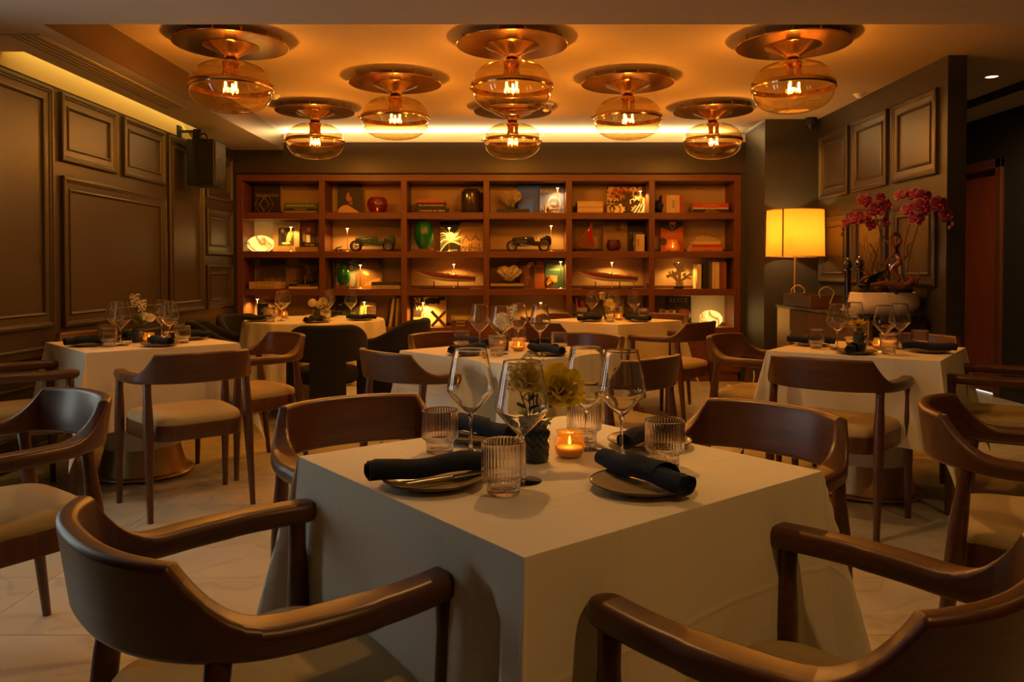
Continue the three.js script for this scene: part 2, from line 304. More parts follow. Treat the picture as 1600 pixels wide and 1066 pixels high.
// ---------------------------------------------------------------- fittings on the ceiling and walls
{
  const v = thing('ceiling_vent', 'long white slot diffuser with four dark slots set in the left soffit', 'vent', [-2.61, LOW, 5.22]);
  part('frame', [box(0.014, 0.006, 1.94, -0.093, -0.003, 0), box(0.014, 0.006, 1.94, 0.093, -0.003, 0), box(0.2, 0.006, 0.014, 0, -0.003, -0.965), box(0.2, 0.006, 0.014, 0, -0.003, 0.965)], M.plaster, v);
  part('slot_backing', box(0.172, 0.001, 1.92, 0, -0.0006, 0), M.black, v);
  for (let i = 0; i < 5; i++) part('slat', box(0.022, 0.006, 1.92, -0.077 + i * 0.0385, -0.004, 0, 0.002), M.plaster, v);
  const s = thing('ceiling_vent', 'dark slot diffuser in the corridor ceiling near the downlight', 'vent', [4.0, CEIL, 6.6]);
  part('frame', box(0.16, 0.012, 2.2, 0, -0.006, 0), M.corridorDark, s);
  for (let i = 0; i < 4; i++) part('slat', box(0.02, 0.008, 2.18, -0.057 + i * 0.038, -0.016, 0, 0.002), M.wallDark, s);
  const d = thing('downlight', 'small round recessed downlight glowing in the corridor ceiling', 'light', [3.6, CEIL, 6.0]);
  part('trim_ring', lathe([[0.042, 0], [0.058, 0], [0.058, -0.004], [0.046, -0.006], [0.042, -0.002], [0.042, 0]], 28), M.white, d);
  part('lamp_disc', cyl(0.041, 0.041, 0.002, 24, -0.003), std({ color: 0, emissive: lin(1, 0.66, 0.34), emissiveIntensity: 5 }), d);
  const sp = new THREE.SpotLight(new THREE.Color().setRGB(1, 0.55, 0.2), 9, 0, 1.1, 0.6, 2); sp.position.set(3.6, CEIL - 0.012, -6.0); sp.target.position.set(4.2, 0, -7.2); sp.castShadow = true; scene.add(sp, sp.target);
  const d0 = thing('downlight', 'recessed downlight in the low ceiling over the front table', 'light', [-0.7, LOW, 0.3], 0, 'downlights in the low front ceiling');
  part('trim_ring', lathe([[0.042, 0], [0.058, 0], [0.058, -0.004], [0.046, -0.006], [0.042, -0.002], [0.042, 0]], 28), M.white, d0); part('lamp_disc', cyl(0.041, 0.041, 0.002, 24, -0.003), std({ color: 0, emissive: lin(1, 0.55, 0.2), emissiveIntensity: 5 }), d0);
  [[-1.9, 3.4, 2.0, 'near the left wall'], [0.9, 0.5, 3.4, 'right of the front table'], [2.3, 2.2, 2.2, 'toward the corridor'], [0.1, 2.7, 6.0, 'just behind the front table']].forEach(([x, z, power, where], i) => {
    const label = `recessed downlight in the low ceiling, ${where}`; if (i) dup(d0, 'downlight', label, [x, LOW, z]); else { d0.userData.label = label; d0.position.set(x, LOW, -z); }
    const l = new THREE.SpotLight(new THREE.Color().setRGB(1, 0.47, 0.12), power, 0, 1.25, 0.7, 2); l.position.set(x, LOW - 0.012, -z); l.target.position.set(x, 0, -z - 0.3); l.castShadow = true; l.shadow.radius = 2; scene.add(l, l.target); });
  const dome = (X, Z, label) => { const q = thing('smoke_detector', label, 'detector', [X, CEIL, Z]); part('base', cyl(0.045, 0.05, 0.012, 24, -0.012), M.white, q); part('sensor_dome', lathe([[0.035, -0.012], [0.03, -0.026], [0.015, -0.034], [0, -0.035]], 24), M.white, q); };
  dome(-1.98, 6.65, 'small white ceiling detector above the back left globe lamp');
  dome(2.87, 6.6, 'small white ceiling detector near the panelled right wall');
  const b = thing('smoke_detector', 'white dome detector behind the front centre globe lamp', 'detector', [0.3, CEIL, 7.0]);
  part('base', cyl(0.06, 0.065, 0.014, 28, -0.014), M.white, b);
  for (let k = 0; k < 6; k++) { const a = k * Math.PI / 3; part('rib', rod([0.045 * Math.cos(a), -0.014, 0.045 * Math.sin(a)], [0.028 * Math.cos(a), -0.05, 0.028 * Math.sin(a)], 0.003), M.white, b); }
  part('sensor_dome', lathe([[0.03, -0.05], [0.03, -0.058], [0.015, -0.066], [0, -0.067]], 24), M.white, b);
  const c = thing('security_camera', 'black dome camera high on the corner pier', 'camera', [2.86, 2.57, 7.64]);
  part('housing', lathe([[0, 0.06], [0.05, 0.06], [0.055, 0.05], [0.055, 0.0], [0.048, -0.006], [0, -0.006]], 24), M.black, c);
  part('lens_dome', new THREE.SphereGeometry(0.04, 20, 12).translate(0, -0.012, 0), M.blackGloss, c);
}
{
  const s = thing('loudspeaker', 'black wall-mounted loudspeaker on a bracket beside the soffit', 'speaker', [-2.72, 1.92, 7.1]);
  part('cabinet', box(0.24, 0.40, 0.28, 0, 0.2, 0, 0.012), M.black, s);
  const gr = dataTex(64, 64, (u, v) => { const c = ((u * 16) % 1 - 0.5) ** 2 + ((v * 16) % 1 - 0.5) ** 2 < 0.1 ? 0.02 : 0.22; return [c * 0.6, c * 0.57, c * 0.5]; });
  part('grille', box(0.012, 0.37, 0.25, 0.124, 0.2, 0, 0.004), std({ map: gr, roughness: 0.5, metalness: 0.4 }), s);
  part('woofer', lathe([[0.1, 0], [0.095, 0.006], [0.05, 0.004], [0, 0.008]], 28).rotateZ(-Math.PI / 2).translate(0.128, 0.15, 0), M.black, s);
  part('yoke', tube([[-0.05, 0.36, 0.15], [0.0, 0.43, 0.15], [0.05, 0.44, 0.15], [0.08, 0.36, 0.15]], 0.008), M.black, s);
  part('bracket', [box(0.06, 0.1, 0.03, -0.04, 0.44, 0.1), box(0.12, 0.02, 0.03, -0.13, 0.47, 0.1), box(0.012, 0.12, 0.08, -0.196, 0.46, 0.1)], M.black, s);
  part('cable', tube([[-0.1, 0.4, 0.06], [-0.15, 0.47, 0.06], [-0.2, 0.55, 0.06]], 0.005), M.white, s);
}
// globe ceiling lamps: disc, cup, rods, glass globe in two halves, brass band, three bulbs
{
  const root = thing('globe_ceiling_lamp', '', 'lamp', [-1.756, 2.32, 5.0], 0, 'globe ceiling lamps');
  part('mounting_disc', lathe([[0, 0.268], [0.345, 0.268], [0.348, 0.264], [0.348, 0.26], [0.343, 0.257], [0.1, 0.254], [0, 0.254]], 72), M.brass, root);
  for (let k = 0; k < 12; k++) { const a = k * Math.PI / 6; part('standoff', cyl(0.006, 0.006, 0.05, 10, 0.262).translate(0.31 * Math.cos(a), 0, 0.31 * Math.sin(a)), M.brass, root); }
  part('canopy', [cyl(0.1, 0.1, 0.05, 32, 0.262)], M.brass, root);
  part('cup', lathe([[0.17, 0.253], [0.15, 0.245], [0.11, 0.228], [0.07, 0.208], [0.045, 0.19], [0.04, 0.17], [0, 0.17]], 48), M.brassCup, root);
  const prof = (t) => { const a = t * Math.PI, c = Math.cos(a), s = Math.sin(a); return [0.25 * Math.sign(s) * Math.pow(Math.abs(s), 0.72), -0.155 * Math.sign(c) * Math.pow(Math.abs(c), 0.85) + 0.0]; };
  const gl = []; for (let i = 0; i <= 40; i++) gl.push(prof(0.001 + 0.93 * i / 40));
  part('glass_globe', lathe(gl, 64), M.amberGlass, root);
  part('band', lathe([[0.2505, -0.012], [0.257, -0.012], [0.257, 0.018], [0.2505, 0.018], [0.2505, -0.012]], 64), M.brass, root);
  for (const a of [0, Math.PI]) part('band_screw', cyl(0.006, 0.006, 0.016, 10).rotateZ(Math.PI / 2).translate(0.262 * Math.cos(a), 0.007, 0.262 * Math.sin(a)), M.brass, root);
  part('cluster', [cyl(0.055, 0.055, 0.012, 28, 0.145), cyl(0.02, 0.02, 0.03, 16, 0.155), cyl(0.062, 0.062, 0.004, 28, 0.056)], M.brass, root);
  for (let k = 0; k < 3; k++) {
    const a = k * 2.094 + 0.4, x = 0.036 * Math.cos(a), z = 0.036 * Math.sin(a);
    part('socket', lathe([[0, 0.15], [0.016, 0.15], [0.017, 0.09], [0.02, 0.085], [0.02, 0.06], [0.014, 0.058], [0, 0.058]], 18).translate(x, 0, z), M.brass, root);
    const b = part('bulb', lathe([[0.012, 0.06], [0.0155, 0.045], [0.0155, -0.03], [0.01, -0.042], [0, -0.045]], 18).translate(x, 0, z), M.thinGlass, root);
    part('filament', [rod([x - 0.005, 0.03, z], [x - 0.004, -0.025, z], 0.0022, 0.0022, 6), rod([x + 0.005, 0.03, z], [x + 0.004, -0.025, z], 0.0022, 0.0022, 6), rod([x, 0.03, z + 0.004], [x, -0.025, z + 0.004], 0.0022, 0.0022, 6)], M.filament, b);
  }
  const spots = [[-1.756, 5.0, 'front left'], [0.0, 5.0, 'front middle'], [1.756, 5.0, 'front right'], [-0.88, 6.03, 'middle left'], [0.872, 6.03, 'middle right'], [-1.75, 7.1, 'back left'], [0.005, 7.1, 'back middle'], [1.785, 7.1, 'back right']];
  spots.forEach(([X, Z, where], i) => {
    const [row, side] = where.split(' '), label = row === 'middle' ? `${side} one of the middle pair of amber globe ceiling lamps on brass discs` : `${side === 'middle' ? 'centre' : side} amber globe ceiling lamp on a brass disc, ${row} row of three`;
    if (!i) root.userData.label = label; else dup(root, 'globe_ceiling_lamp', label, [X, 2.32, Z], rr(-0.4, 0.4));
    const l = new THREE.PointLight(new THREE.Color().setRGB(...LAMP), 2.4); l.position.set(X, 2.30, -Z); l.castShadow = true; l.shadow.radius = 1.2; scene.add(l);
  });
}

// ---------------------------------------------------------------- dining chairs
function armBand() {   // one piece of wood: tall curved back that sweeps down into two flat arms
  const half = [[0, -0.268], [0.08, -0.263], [0.15, -0.243], [0.213, -0.202], [0.252, -0.14], [0.274, -0.06], [0.284, 0.03], [0.284, 0.12], [0.274, 0.2], [0.264, 0.252]];
  const c = new THREE.CatmullRomCurve3([...half.slice(1).reverse().map(([x, z]) => V(-x, 0, z)), ...half.map(([x, z]) => V(x, 0, z))], false, 'centripetal');
  c.arcLengthDivisions = 800; const L = c.getLength(), rings = [], S0 = 0.218, ST = 0.15;
  const stations = new Set(); for (let i = 0; i <= 60; i++) stations.add(i / 60);
  for (const e of [0, 1]) for (const d of [0.001, 0.003, 0.006, 0.011, 0.018, 0.026, 0.035]) stations.add(e ? 1 - d / L : d / L);
  for (const e of [-1, 1]) for (const d of [-0.004, 0, 0.003, 0.008, 0.015, 0.025, 0.04, 0.055, 0.07, 0.09, 0.11]) stations.add(0.5 + e * (S0 + d) / L);
  for (const t of [...stations].sort((a, b) => a - b)) {
    const p = c.getPointAt(t), q = c.getTangentAt(t), s = Math.abs(t - 0.5) * L, end = Math.min(t, 1 - t) * L, u = clamp((s - S0) / ST, 0, 1);
    const out = V(q.z, 0, -q.x); if (out.dot(V(p.x, 0, p.z + 0.02)) < 0) out.negate();
    const cap = end < 0.036 ? Math.sqrt(Math.max(0.02, 1 - ((0.036 - end) / 0.036) ** 2)) : 1;
    const yt0 = s < S0 ? 0.787 - 0.004 * (s / S0) ** 2 : 0.680 + 0.103 * Math.pow(1 - u, 2.5), yb0 = 0.641 - 0.006 * u;
    const mid = (yt0 + yb0) / 2, hh = (yt0 - yb0) / 2 * (0.35 + 0.65 * cap), w = (0.026 + 0.036 * smooth(u, 0, 0.9) + 0.008 * smooth(end, 0.2, 0.02)) * cap, shift = -0.012 * smooth(u, 0, 1);
    const r = Math.min(0.011 + 0.005 * u, w * 0.45, hh * 0.9);
    rings.push(roundRect(w, hh * 2, r, 3).map(([a, b]) => { const y = mid + b, o = a + shift + (y - 0.66) * 0.14 * (1 - u); return [p.x + out.x * o, y, p.z + out.z * o]; }));
  }
  return loft(rings);
}
const cushionGeo = (() => {
  const outline = []; for (let i = 0; i < 64; i++) { const a = (i / 64) * 2 * Math.PI, c = Math.cos(a), s = Math.sin(a), k = 0.42; const x = 0.238 * Math.sign(c) * Math.pow(Math.abs(c), k), z = 0.225 * Math.sign(s) * Math.pow(Math.abs(s), k); outline.push([x * (1 + 0.09 * z / 0.225), z + 0.01]); }
  const ring = (k, y) => outline.map(([x, z]) => [x * k, y, 0.01 + (z - 0.01) * k]);
  return { top: loft([ring(0.985, 0.434), ring(1.0, 0.446), ring(0.995, 0.458), ring(0.96, 0.47), ring(0.88, 0.480), ring(0.7, 0.489), ring(0.45, 0.494), ring(0.18, 0.496)]),
    rail: loft([ring(0.99, 0.362), ring(1.01, 0.366), ring(1.015, 0.40), ring(1.01, 0.436), ring(0.97, 0.438)]) };
})();
function makeChair(label, at, turn) {
  const t = thing('dining_armchair', label, 'chair', at, turn, 'walnut dining armchairs');
  part('back_and_arms', armBand(), M.wood, t);
  part('seat_rail', cushionGeo.rail, M.wood, t);
  part('seat', cushionGeo.top, M.seat, t);
  const st = [[0, 0.0135], [0.3, 0.0175], [0.62, 0.024], [0.75, 0.0235], [0.9, 0.018], [1, 0.019]];
  for (const s of [-1, 1]) {
    part('leg', taper([0.268 * s, 0, 0.218], [0.266 * s, 0.645, 0.205], st), M.wood, t);
    part('leg', taper([0.243 * s, 0, -0.235], [0.236 * s, 0.65, -0.165], st), M.wood, t);
  }
  return t;
}
const placed = [];   // every chair as [X, Z, facing X, facing Z], which the tablecloths give way to
let chair0 = null;
function chair(label, X, Z, fx, fz) {
  const n = Math.hypot(fx, fz); fx /= n; fz /= n; placed.push([X, Z, fx, fz]);
  const turn = Math.atan2(fx, -fz);
  if (!chair0) chair0 = makeChair(label, [X, 0, Z], turn); else dup(chair0, 'dining_armchair', label, [X, 0, Z], turn);
}
chair('armchair in the left foreground, its tall curved back toward us, arms reaching the front table', -0.44, 1.378, 0.743, 0.669);
chair('armchair in the right bottom corner, two long arms reaching the front table', 0.483, 1.223, -0.673, 0.74);
chair('walnut armchair at the far left side of the front table, its back facing the cloth', -0.36, 2.235, 0.55, -0.83);
chair('armchair at the far right side of the front table, dark sheen on its back', 0.572, 2.145, -0.765, -0.644);
chair('armchair with its whole beige seat visible, at the near side of the left table', -1.64, 4.01, -0.64, 0.77);
chair('walnut armchair between the left table and the round table, facing left', -1.57, 4.78, -0.72, -0.69);
chair('armchair behind the left table against the panelled wall, mostly hidden by the cloth', -2.53, 4.98, 0.7, -0.7);
chair('armchair at the left picture edge by the left table, only its arms in view', -2.54, 4.05, 0.77, 0.64);
chair('armchair at the left edge facing away from the front table, over the marble floor', -1.545, 2.365, -0.62, -0.78);
chair('walnut armchair at the right edge turned away from the front table, facing right', 1.49, 2.25, 0.85, -0.53);
chair('walnut armchair seen from behind at the near left side of the right table', 1.535, 3.76, 0.63, 0.78);
chair('walnut armchair at the far left of the right table, before the corner pier', 1.47, 4.68, 0.76, -0.65);
chair('armchair at the near right of the right table, arms entering from the picture edge', 2.43, 3.91, -0.815, 0.57);
chair('walnut armchair behind the right table in front of the console, hidden but for its top', 2.34, 4.72, -0.7, -0.7);
chair('armchair with a grey sheen on its back at the left of the centre table', -0.45, 4.03, 0.75, 0.66);
chair('armchair at the far left of the centre table, below the crossed bars sculpture', -0.31, 4.82, 0.68, -0.73);
chair('armchair at the far right side of the centre table, before the back right table', 0.346, 4.73, -0.72, -0.69);
chair('armchair at the near right of the centre table, half hidden behind the front wine glasses', 0.47, 3.76, -0.7, 0.71);
chair('walnut armchair standing clear beside the back right table, all legs in view', 1.26, 6.18, -0.745, 0.667);
chair('walnut armchair behind the back right table next to the glowing marbled lamp', 1.22, 6.97, -0.72, -0.69);
chair('armchair at the near left of the back right table, behind centre table glasses', 0.36, 6.2, 0.7, 0.7);
chair('walnut armchair at the far left of the back right table, close to the bookcase', 0.52, 6.97, 0.69, -0.72);

// ---------------------------------------------------------------- square tables and their cloths
const TOP = 0.757;
function makeTable(label, at, turn) {
  const t = thing('pedestal_table', label, 'table', at, turn, 'pedestal tables under white cloths');
  part('tabletop', box(0.8, 0.03, 0.8, 0, TOP - 0.02, 0, 0.006), M.darkWood, t);
  part('pedestal', lathe([[0, 0.17], [0.206, 0.17], [0.15, 0.60], [0.17, TOP - 0.04], [0, TOP - 0.04]], 48), M.porcelain, t);
  part('brass_skirt', lathe([[0.237, 0.026], [0.2, 0.172], [0.19, 0.174], [0.19, 0.026]], 48), M.brassSatin, t);
  part('base_plate', lathe([[0, 0.012], [0.272, 0.012], [0.276, 0.016], [0.276, 0.022], [0.27, 0.026], [0.23, 0.028], [0, 0.028]], 48), M.brassSatin, t);
  for (let k = 0; k < 4; k++) part('glide', cyl(0.018, 0.014, 0.012, 14).translate(0.22 * Math.cos(k * 1.571 + 0.3), 0, 0.22 * Math.sin(k * 1.571 + 0.3)), M.white, t);
  return t;
}
let table0 = null;
function clothGeo(X, Z, turn, seed, d = 0.43) {
  const a = 0.403, axis = [];
  for (const t of [1, 0.9, 0.8, 0.7, 0.6, 0.5, 0.4, 0.3, 0.22, 0.14, 0.08, 0.045, 0.025, 0.012, 0.005]) axis.push(-a - d * t);
  for (let i = 0; i <= 24; i++) axis.push(-a + 2 * a * i / 24);
  for (const t of [0.005, 0.012, 0.025, 0.045, 0.08, 0.14, 0.22, 0.3, 0.4, 0.5, 0.6, 0.7, 0.8, 0.9, 1]) axis.push(a + d * t);
  const n = axis.length, P = [], U = [], I = [], cs = Math.cos(turn), sn = Math.sin(turn);
  const near = placed.filter(([x, z]) => Math.hypot(x - X, z - Z) < 1.2).map(([x, z, fx, fz]) => {   // chairs in the table's own axes
    const dx = x - X, dz = -(z - Z), gx = fx, gz = -fz; return [dx * cs - dz * sn, dx * sn + dz * cs, gx * cs - gz * sn, gx * sn + gz * cs];
  });
  for (let j = 0; j < n; j++) for (let i = 0; i < n; i++) {
    const u = axis[i], v = axis[j], ox = Math.max(Math.abs(u) - a, 0), oy = Math.max(Math.abs(v) - a, 0), sx = Math.sign(u), sy = Math.sign(v);
    let x = clamp(u, -a, a), z = clamp(v, -a, a), y = 0;
    if (ox && oy) {   // the corner hangs as a cone-shaped fold
      const r = Math.hypot(ox, oy), ph = Math.atan2(oy, ox), s2 = Math.sin(2 * ph), rho = 0.085 * r + 0.19 * r * s2 * s2 * (0.8 + 0.2 * Math.sin(seed * 3 + sx + 2 * sy)), q = lerp(ph, Math.PI / 4, 0.35 * s2);
      y = -Math.sqrt(r * r - rho * rho); x += sx * rho * Math.cos(q); z += sy * rho * Math.sin(q);
    } else if (ox || oy) {
      const o = ox + oy, along = ox ? v : u, f = Math.pow(o / d, 1.2), mid = 1 - smooth(Math.abs(along), a - 0.16, a - 0.01), w = 0.012 * Math.sin(along * 9 + seed + (ox ? sx : sy * 2)) + 0.007 * Math.sin(along * 17 + seed * 2 + (ox ? sx * 3 : sy));
      const off = 0.085 * o + w * f * mid - 0.02 * f * mid;
      y = -o; if (ox) x += sx * off; else z += sy * off;
    }
    if (y > -0.02 && y < 0) { const e = -y; y = -(e * e) / 0.04 - 0.0005; }   // soft turn over the edge
    else if (y <= -0.02) y += 0.01;
    const corner = ox && oy ? 0 : 1 - smooth(Math.abs(ox ? v : u), a - 0.13, a - 0.03);
    if (y < -0.05 && corner > 0) for (const [cx, cz, fx, fz] of near) {   // seats pushed under the cloth hold it back
      const px = x - cx, pz = z - cz, lat = Math.abs(px * fz - pz * fx), dep = px * fx + pz * fz, reach = 0.25;
      if (dep < reach && dep > -0.1) { const k = (reach - dep) * smooth(lat, 0.34, 0.265) * smooth(-y, 0.04, 0.13) * corner; x += fx * k; z += fz * k; }
    }
    y += 0.0006 * noise.noise(u * 14, v * 14, seed); P.push(x, TOP + y, z); U.push(u, v);
    if (i < n - 1 && j < n - 1) { const q = j * n + i; I.push(q, q + n, q + 1, q + 1, q + n, q + n + 1); }
  }
  return mesh(P, U, I);
}
M.cloth.side = THREE.DoubleSide;
function table(where, X, Z, theta, labelT, labelC, seed, d) {
  if (!table0) table0 = makeTable(labelT, [X, 0, Z], theta); else dup(table0, 'pedestal_table', labelT, [X, 0, Z], theta);
  const c = new THREE.Mesh(clothGeo(X, Z, theta, seed, d), M.cloth); c.name = numbered('tablecloth'); c.castShadow = c.receiveShadow = true;
  c.position.set(X, 0, -Z); c.rotation.y = theta; scene.add(tag(c, labelC, 'tablecloth', 'white cotton tablecloths'));
}
// ---------------------------------------------------------------- tableware
const CLOTH_Y = TOP + 0.0015;
const wineGlass = (() => {
  const g = new THREE.Group();
  part('bowl', lathe([[0, 0.0905], [0.004, 0.091], [0.012, 0.0965], [0.03, 0.1145], [0.0475, 0.134], [0.0525, 0.141], [0.0545, 0.1475], [0.0537, 0.155], [0.0497, 0.177], [0.0437, 0.208], [0.038, 0.236], [0.0374, 0.2397], [0.0368, 0.2402], [0.0363, 0.2397], [0.0369, 0.236], [0.0426, 0.208], [0.0486, 0.177], [0.0526, 0.155], [0.0534, 0.1475], [0.0514, 0.141], [0.0464, 0.1353], [0.0289, 0.1158], [0.0109, 0.0978], [0, 0.0935]], 56), M.glass, g);
  part('stem', lathe([[0, 0.003], [0.012, 0.004], [0.005, 0.012], [0.0034, 0.03], [0.0032, 0.06], [0.004, 0.08], [0.0072, 0.0895], [0, 0.0904]], 20), M.glass, g);
  part('foot', lathe([[0, 0.0], [0.039, 0.0], [0.04, 0.001], [0.039, 0.0016], [0.014, 0.0034], [0, 0.0042]], 40), M.glass, g);
  g.userData.category = 'wine glass'; return g;
})();
const tumbler = (() => {   // ribbed glass: wide upper body stepping in to a narrower foot
  const g = new THREE.Group(), N = 40, prof = [[0, 0.0], [0.028, 0.0], [0.0305, 0.002], [0.031, 0.006], [0.031, 0.024], [0.033, 0.029], [0.0405, 0.034], [0.042, 0.038], [0.042, 0.099], [0.0412, 0.1005], [0.0398, 0.1], [0.0394, 0.097], [0.0394, 0.042], [0.037, 0.037], [0.03, 0.033], [0.0277, 0.028], [0.0274, 0.016], [0.024, 0.012], [0, 0.011]];
  const M0 = N * 6, P = [], U = [], I = [];
  prof.forEach(([r, y], i) => { for (let k = 0; k <= M0; k++) { const a = (k / M0) * 2 * Math.PI, rib = i >= 2 && i <= 8 ? 0.0011 * Math.abs(Math.cos(a * N / 2)) : 0, q = Math.max(r - 0.0009 + rib, r > 0 ? 0.0001 : 0.00001); P.push(q * Math.cos(a), y, -q * Math.sin(a)); U.push(k / M0, y); if (i < prof.length - 1 && k < M0) { const b = i * (M0 + 1) + k; I.push(b, b + 1, b + M0 + 1, b + 1, b + M0 + 2, b + M0 + 1); } } });
  part('ribbed_body', mesh(P, U, I, null, true), M.tumbler, g); g.userData.category = 'tumbler'; return g;
})();
const plate = (() => {
  const g = new THREE.Group();
  part('plate_body', lathe([[0, 0.004], [0.055, 0.004], [0.058, 0], [0.064, 0], [0.068, 0.004], [0.09, 0.009], [0.0985, 0.0135], [0.0985, 0.0155], [0.09, 0.0125], [0.068, 0.0085], [0, 0.0075]], 56), M.plate, g);
  part('glazed_rim', lathe([[0.0985, 0.0128], [0.1, 0.0138], [0.1003, 0.0155], [0.0995, 0.0168], [0.098, 0.0162], [0.0978, 0.0156]], 56), M.plateRim, g, 'thin dark glazed rim');
  g.userData.category = 'plate'; return g;
})();
function napkinGeo(seed, len) {   // rolled napkin: spiral ends, slightly flattened and bent
  const rings = [], n = 30;
  for (let i = 0; i <= n; i++) {
    const t = i / n, r = 0.0225 + 0.003 * fbm(t * 4 + seed, seed, 0.5, 2) + (t < 0.06 || t > 0.94 ? -0.0015 : 0), R = [];
    for (let k = 0; k < 28; k++) { const a = (k / 28) * 2 * Math.PI, w = 1 + 0.07 * noise.noise(Math.cos(a) * 1.6 + seed, Math.sin(a) * 1.6, t * 5) + (Math.abs(a - 2.0 - t * 0.6) < 0.15 ? 0.06 : 0); R.push([(t - 0.5) * len, Math.max(r * w * Math.sin(a) * 0.86 + r * 0.86, 0.0005) + 0.003 * Math.sin(t * 9 + seed), r * w * Math.cos(a) * 1.08 + 0.006 * Math.sin(t * 3 + seed)]); }
    rings.push(R);
  }
  return loft(rings);
}
function flapGeo(seed) {   // loose corner wrapped over the roll
  return gridMesh(14, 10, (u, v) => { const a = -0.5 + v * 3.4, w = 0.035 + 0.05 * (1 - v), x = (u - 0.5) * w * 2 + 0.01 - v * 0.03, r = 0.0265 + 0.001 * Math.sin(u * 9 + seed); return [x, r * 0.9 * Math.sin(a) + 0.0215, r * 1.1 * Math.cos(a)]; });
}
const rollEnd = (() => { const P = [], I = []; let o = 0; for (let i = 0; i <= 60; i++) { const a = i / 60 * 5.2 * Math.PI, r = 0.003 + 0.0165 * i / 60; P.push(0, 0.02 + r * Math.sin(a) * 0.86, r * Math.cos(a), 0.0035, 0.02 + r * Math.sin(a) * 0.86, r * Math.cos(a)); if (i) { I.push(o - 2, o - 1, o, o - 1, o + 1, o); } o += 2; } return mesh(P, null, I); })();
M.napkin.side = THREE.DoubleSide;
const napkins = [0, 1, 2, 3].map((s) => {
  const g = new THREE.Group(), len = 0.245; part('roll', napkinGeo(s * 3.1 + 1, len), M.napkin, g); if (s % 2) part('flap', flapGeo(s), M.napkin, g);
  const e1 = part('roll_end', rollEnd, M.napkin, g); e1.position.x = len / 2; const e2 = part('roll_end', rollEnd, M.napkin, g); e2.position.x = -len / 2 - 0.0035;
  g.userData.category = 'napkin'; return g;
});
const knife = (() => { const g = new THREE.Group(); part('blade', uvBox(new RoundedBoxGeometry(0.09, 0.002, 0.019, 2, 0.0009)).translate(0.065, 0.001, 0), M.steel, g); part('handle', uvBox(new RoundedBoxGeometry(0.1, 0.005, 0.011, 2, 0.002)).translate(-0.03, 0.0025, 0), M.steel, g); g.userData.category = 'knife'; return g; })();
const votive = (() => {
  const g = new THREE.Group(), N = 64, pr = [[0, 0.0015], [0.024, 0.0015], [0.029, 0.006], [0.0335, 0.02], [0.0335, 0.032], [0.029, 0.044], [0.0265, 0.049], [0.029, 0.055], [0.0305, 0.058]], P = [], U = [], I = [];
  pr.forEach(([r, y], i) => { for (let k = 0; k <= N; k++) { const a = (k / N) * 2 * Math.PI, q = Math.max(r + (i > 1 && i < 6 ? 0.0012 * Math.sin(a * 12 + i * 1.6) : 0), 0.0001); P.push(q * Math.cos(a), y, -q * Math.sin(a)); U.push(k / N, y); if (i < pr.length - 1 && k < N) { const b = i * (N + 1) + k; I.push(b, b + 1, b + N + 1, b + 1, b + N + 2, b + N + 1); } } });
  part('glass_cup', mesh(P, U, I), M.votive, g); part('wax', lathe([[0, 0.003], [0.026, 0.004], [0.029, 0.016], [0.029, 0.022], [0, 0.021]], 28), M.wax, g);
  part('flame', lathe([[0, 0.026], [0.003, 0.029], [0.0035, 0.034], [0.002, 0.042], [0, 0.048]], 12), M.flame, g);
  g.userData.category = 'candle holder'; return g;
})();
function candleLight(X, y, Z, k = 1) { const l = new THREE.PointLight(new THREE.Color().setRGB(1, 0.5, 0.12), 0.01 * k); l.position.set(X, y + 0.036, -Z); l.castShadow = true; l.shadow.radius = 0.4; scene.add(l); }
const budVase = (() => {
  const g = new THREE.Group(), N = 72, P = [], U = [], I = [], pr = []; for (let i = 0; i <= 22; i++) pr.push(i / 22);
  pr.forEach((t, i) => { for (let k = 0; k <= N; k++) { const a = (k / N) * 2 * Math.PI, q = 0.031 + 0.006 * t - 0.004 * smooth(t, 0.72, 0.86) + 0.004 * smooth(t, 0.88, 1) + (t < 0.8 ? 0.0014 * Math.sin(a * 12) * Math.sin(t * 30) : 0); P.push(q * Math.cos(a), 0.001 + t * 0.082, -q * Math.sin(a)); U.push(k / N, t); if (i < 22 && k < N) { const b = i * (N + 1) + k; I.push(b, b + 1, b + N + 1, b + 1, b + N + 2, b + N + 1); } } });
  part('glass_body', mesh(P, U, I), M.vaseGlass, g); part('glass_base', cyl(0.03, 0.031, 0.006, 36, 0.0005), M.vaseGlass, g); part('water', cyl(0.029, 0.031, 0.04, 32, 0.008), phy({ color: lin(0.1, 0.12, 0.14), transmission: 0.7, thickness: 0, roughness: 0.1 }), g);
  g.userData.category = 'vase'; return g;
})();
function put(root, name, label, X, y, Z, turn, group) {
  const o = root.clone(); o.name = numbered(name); o.position.set(X, y, -Z); o.rotation.y = turn; scene.add(o);
  o.userData = { label, category: root.userData.category }; if (group) o.userData.group = group; return o;
}
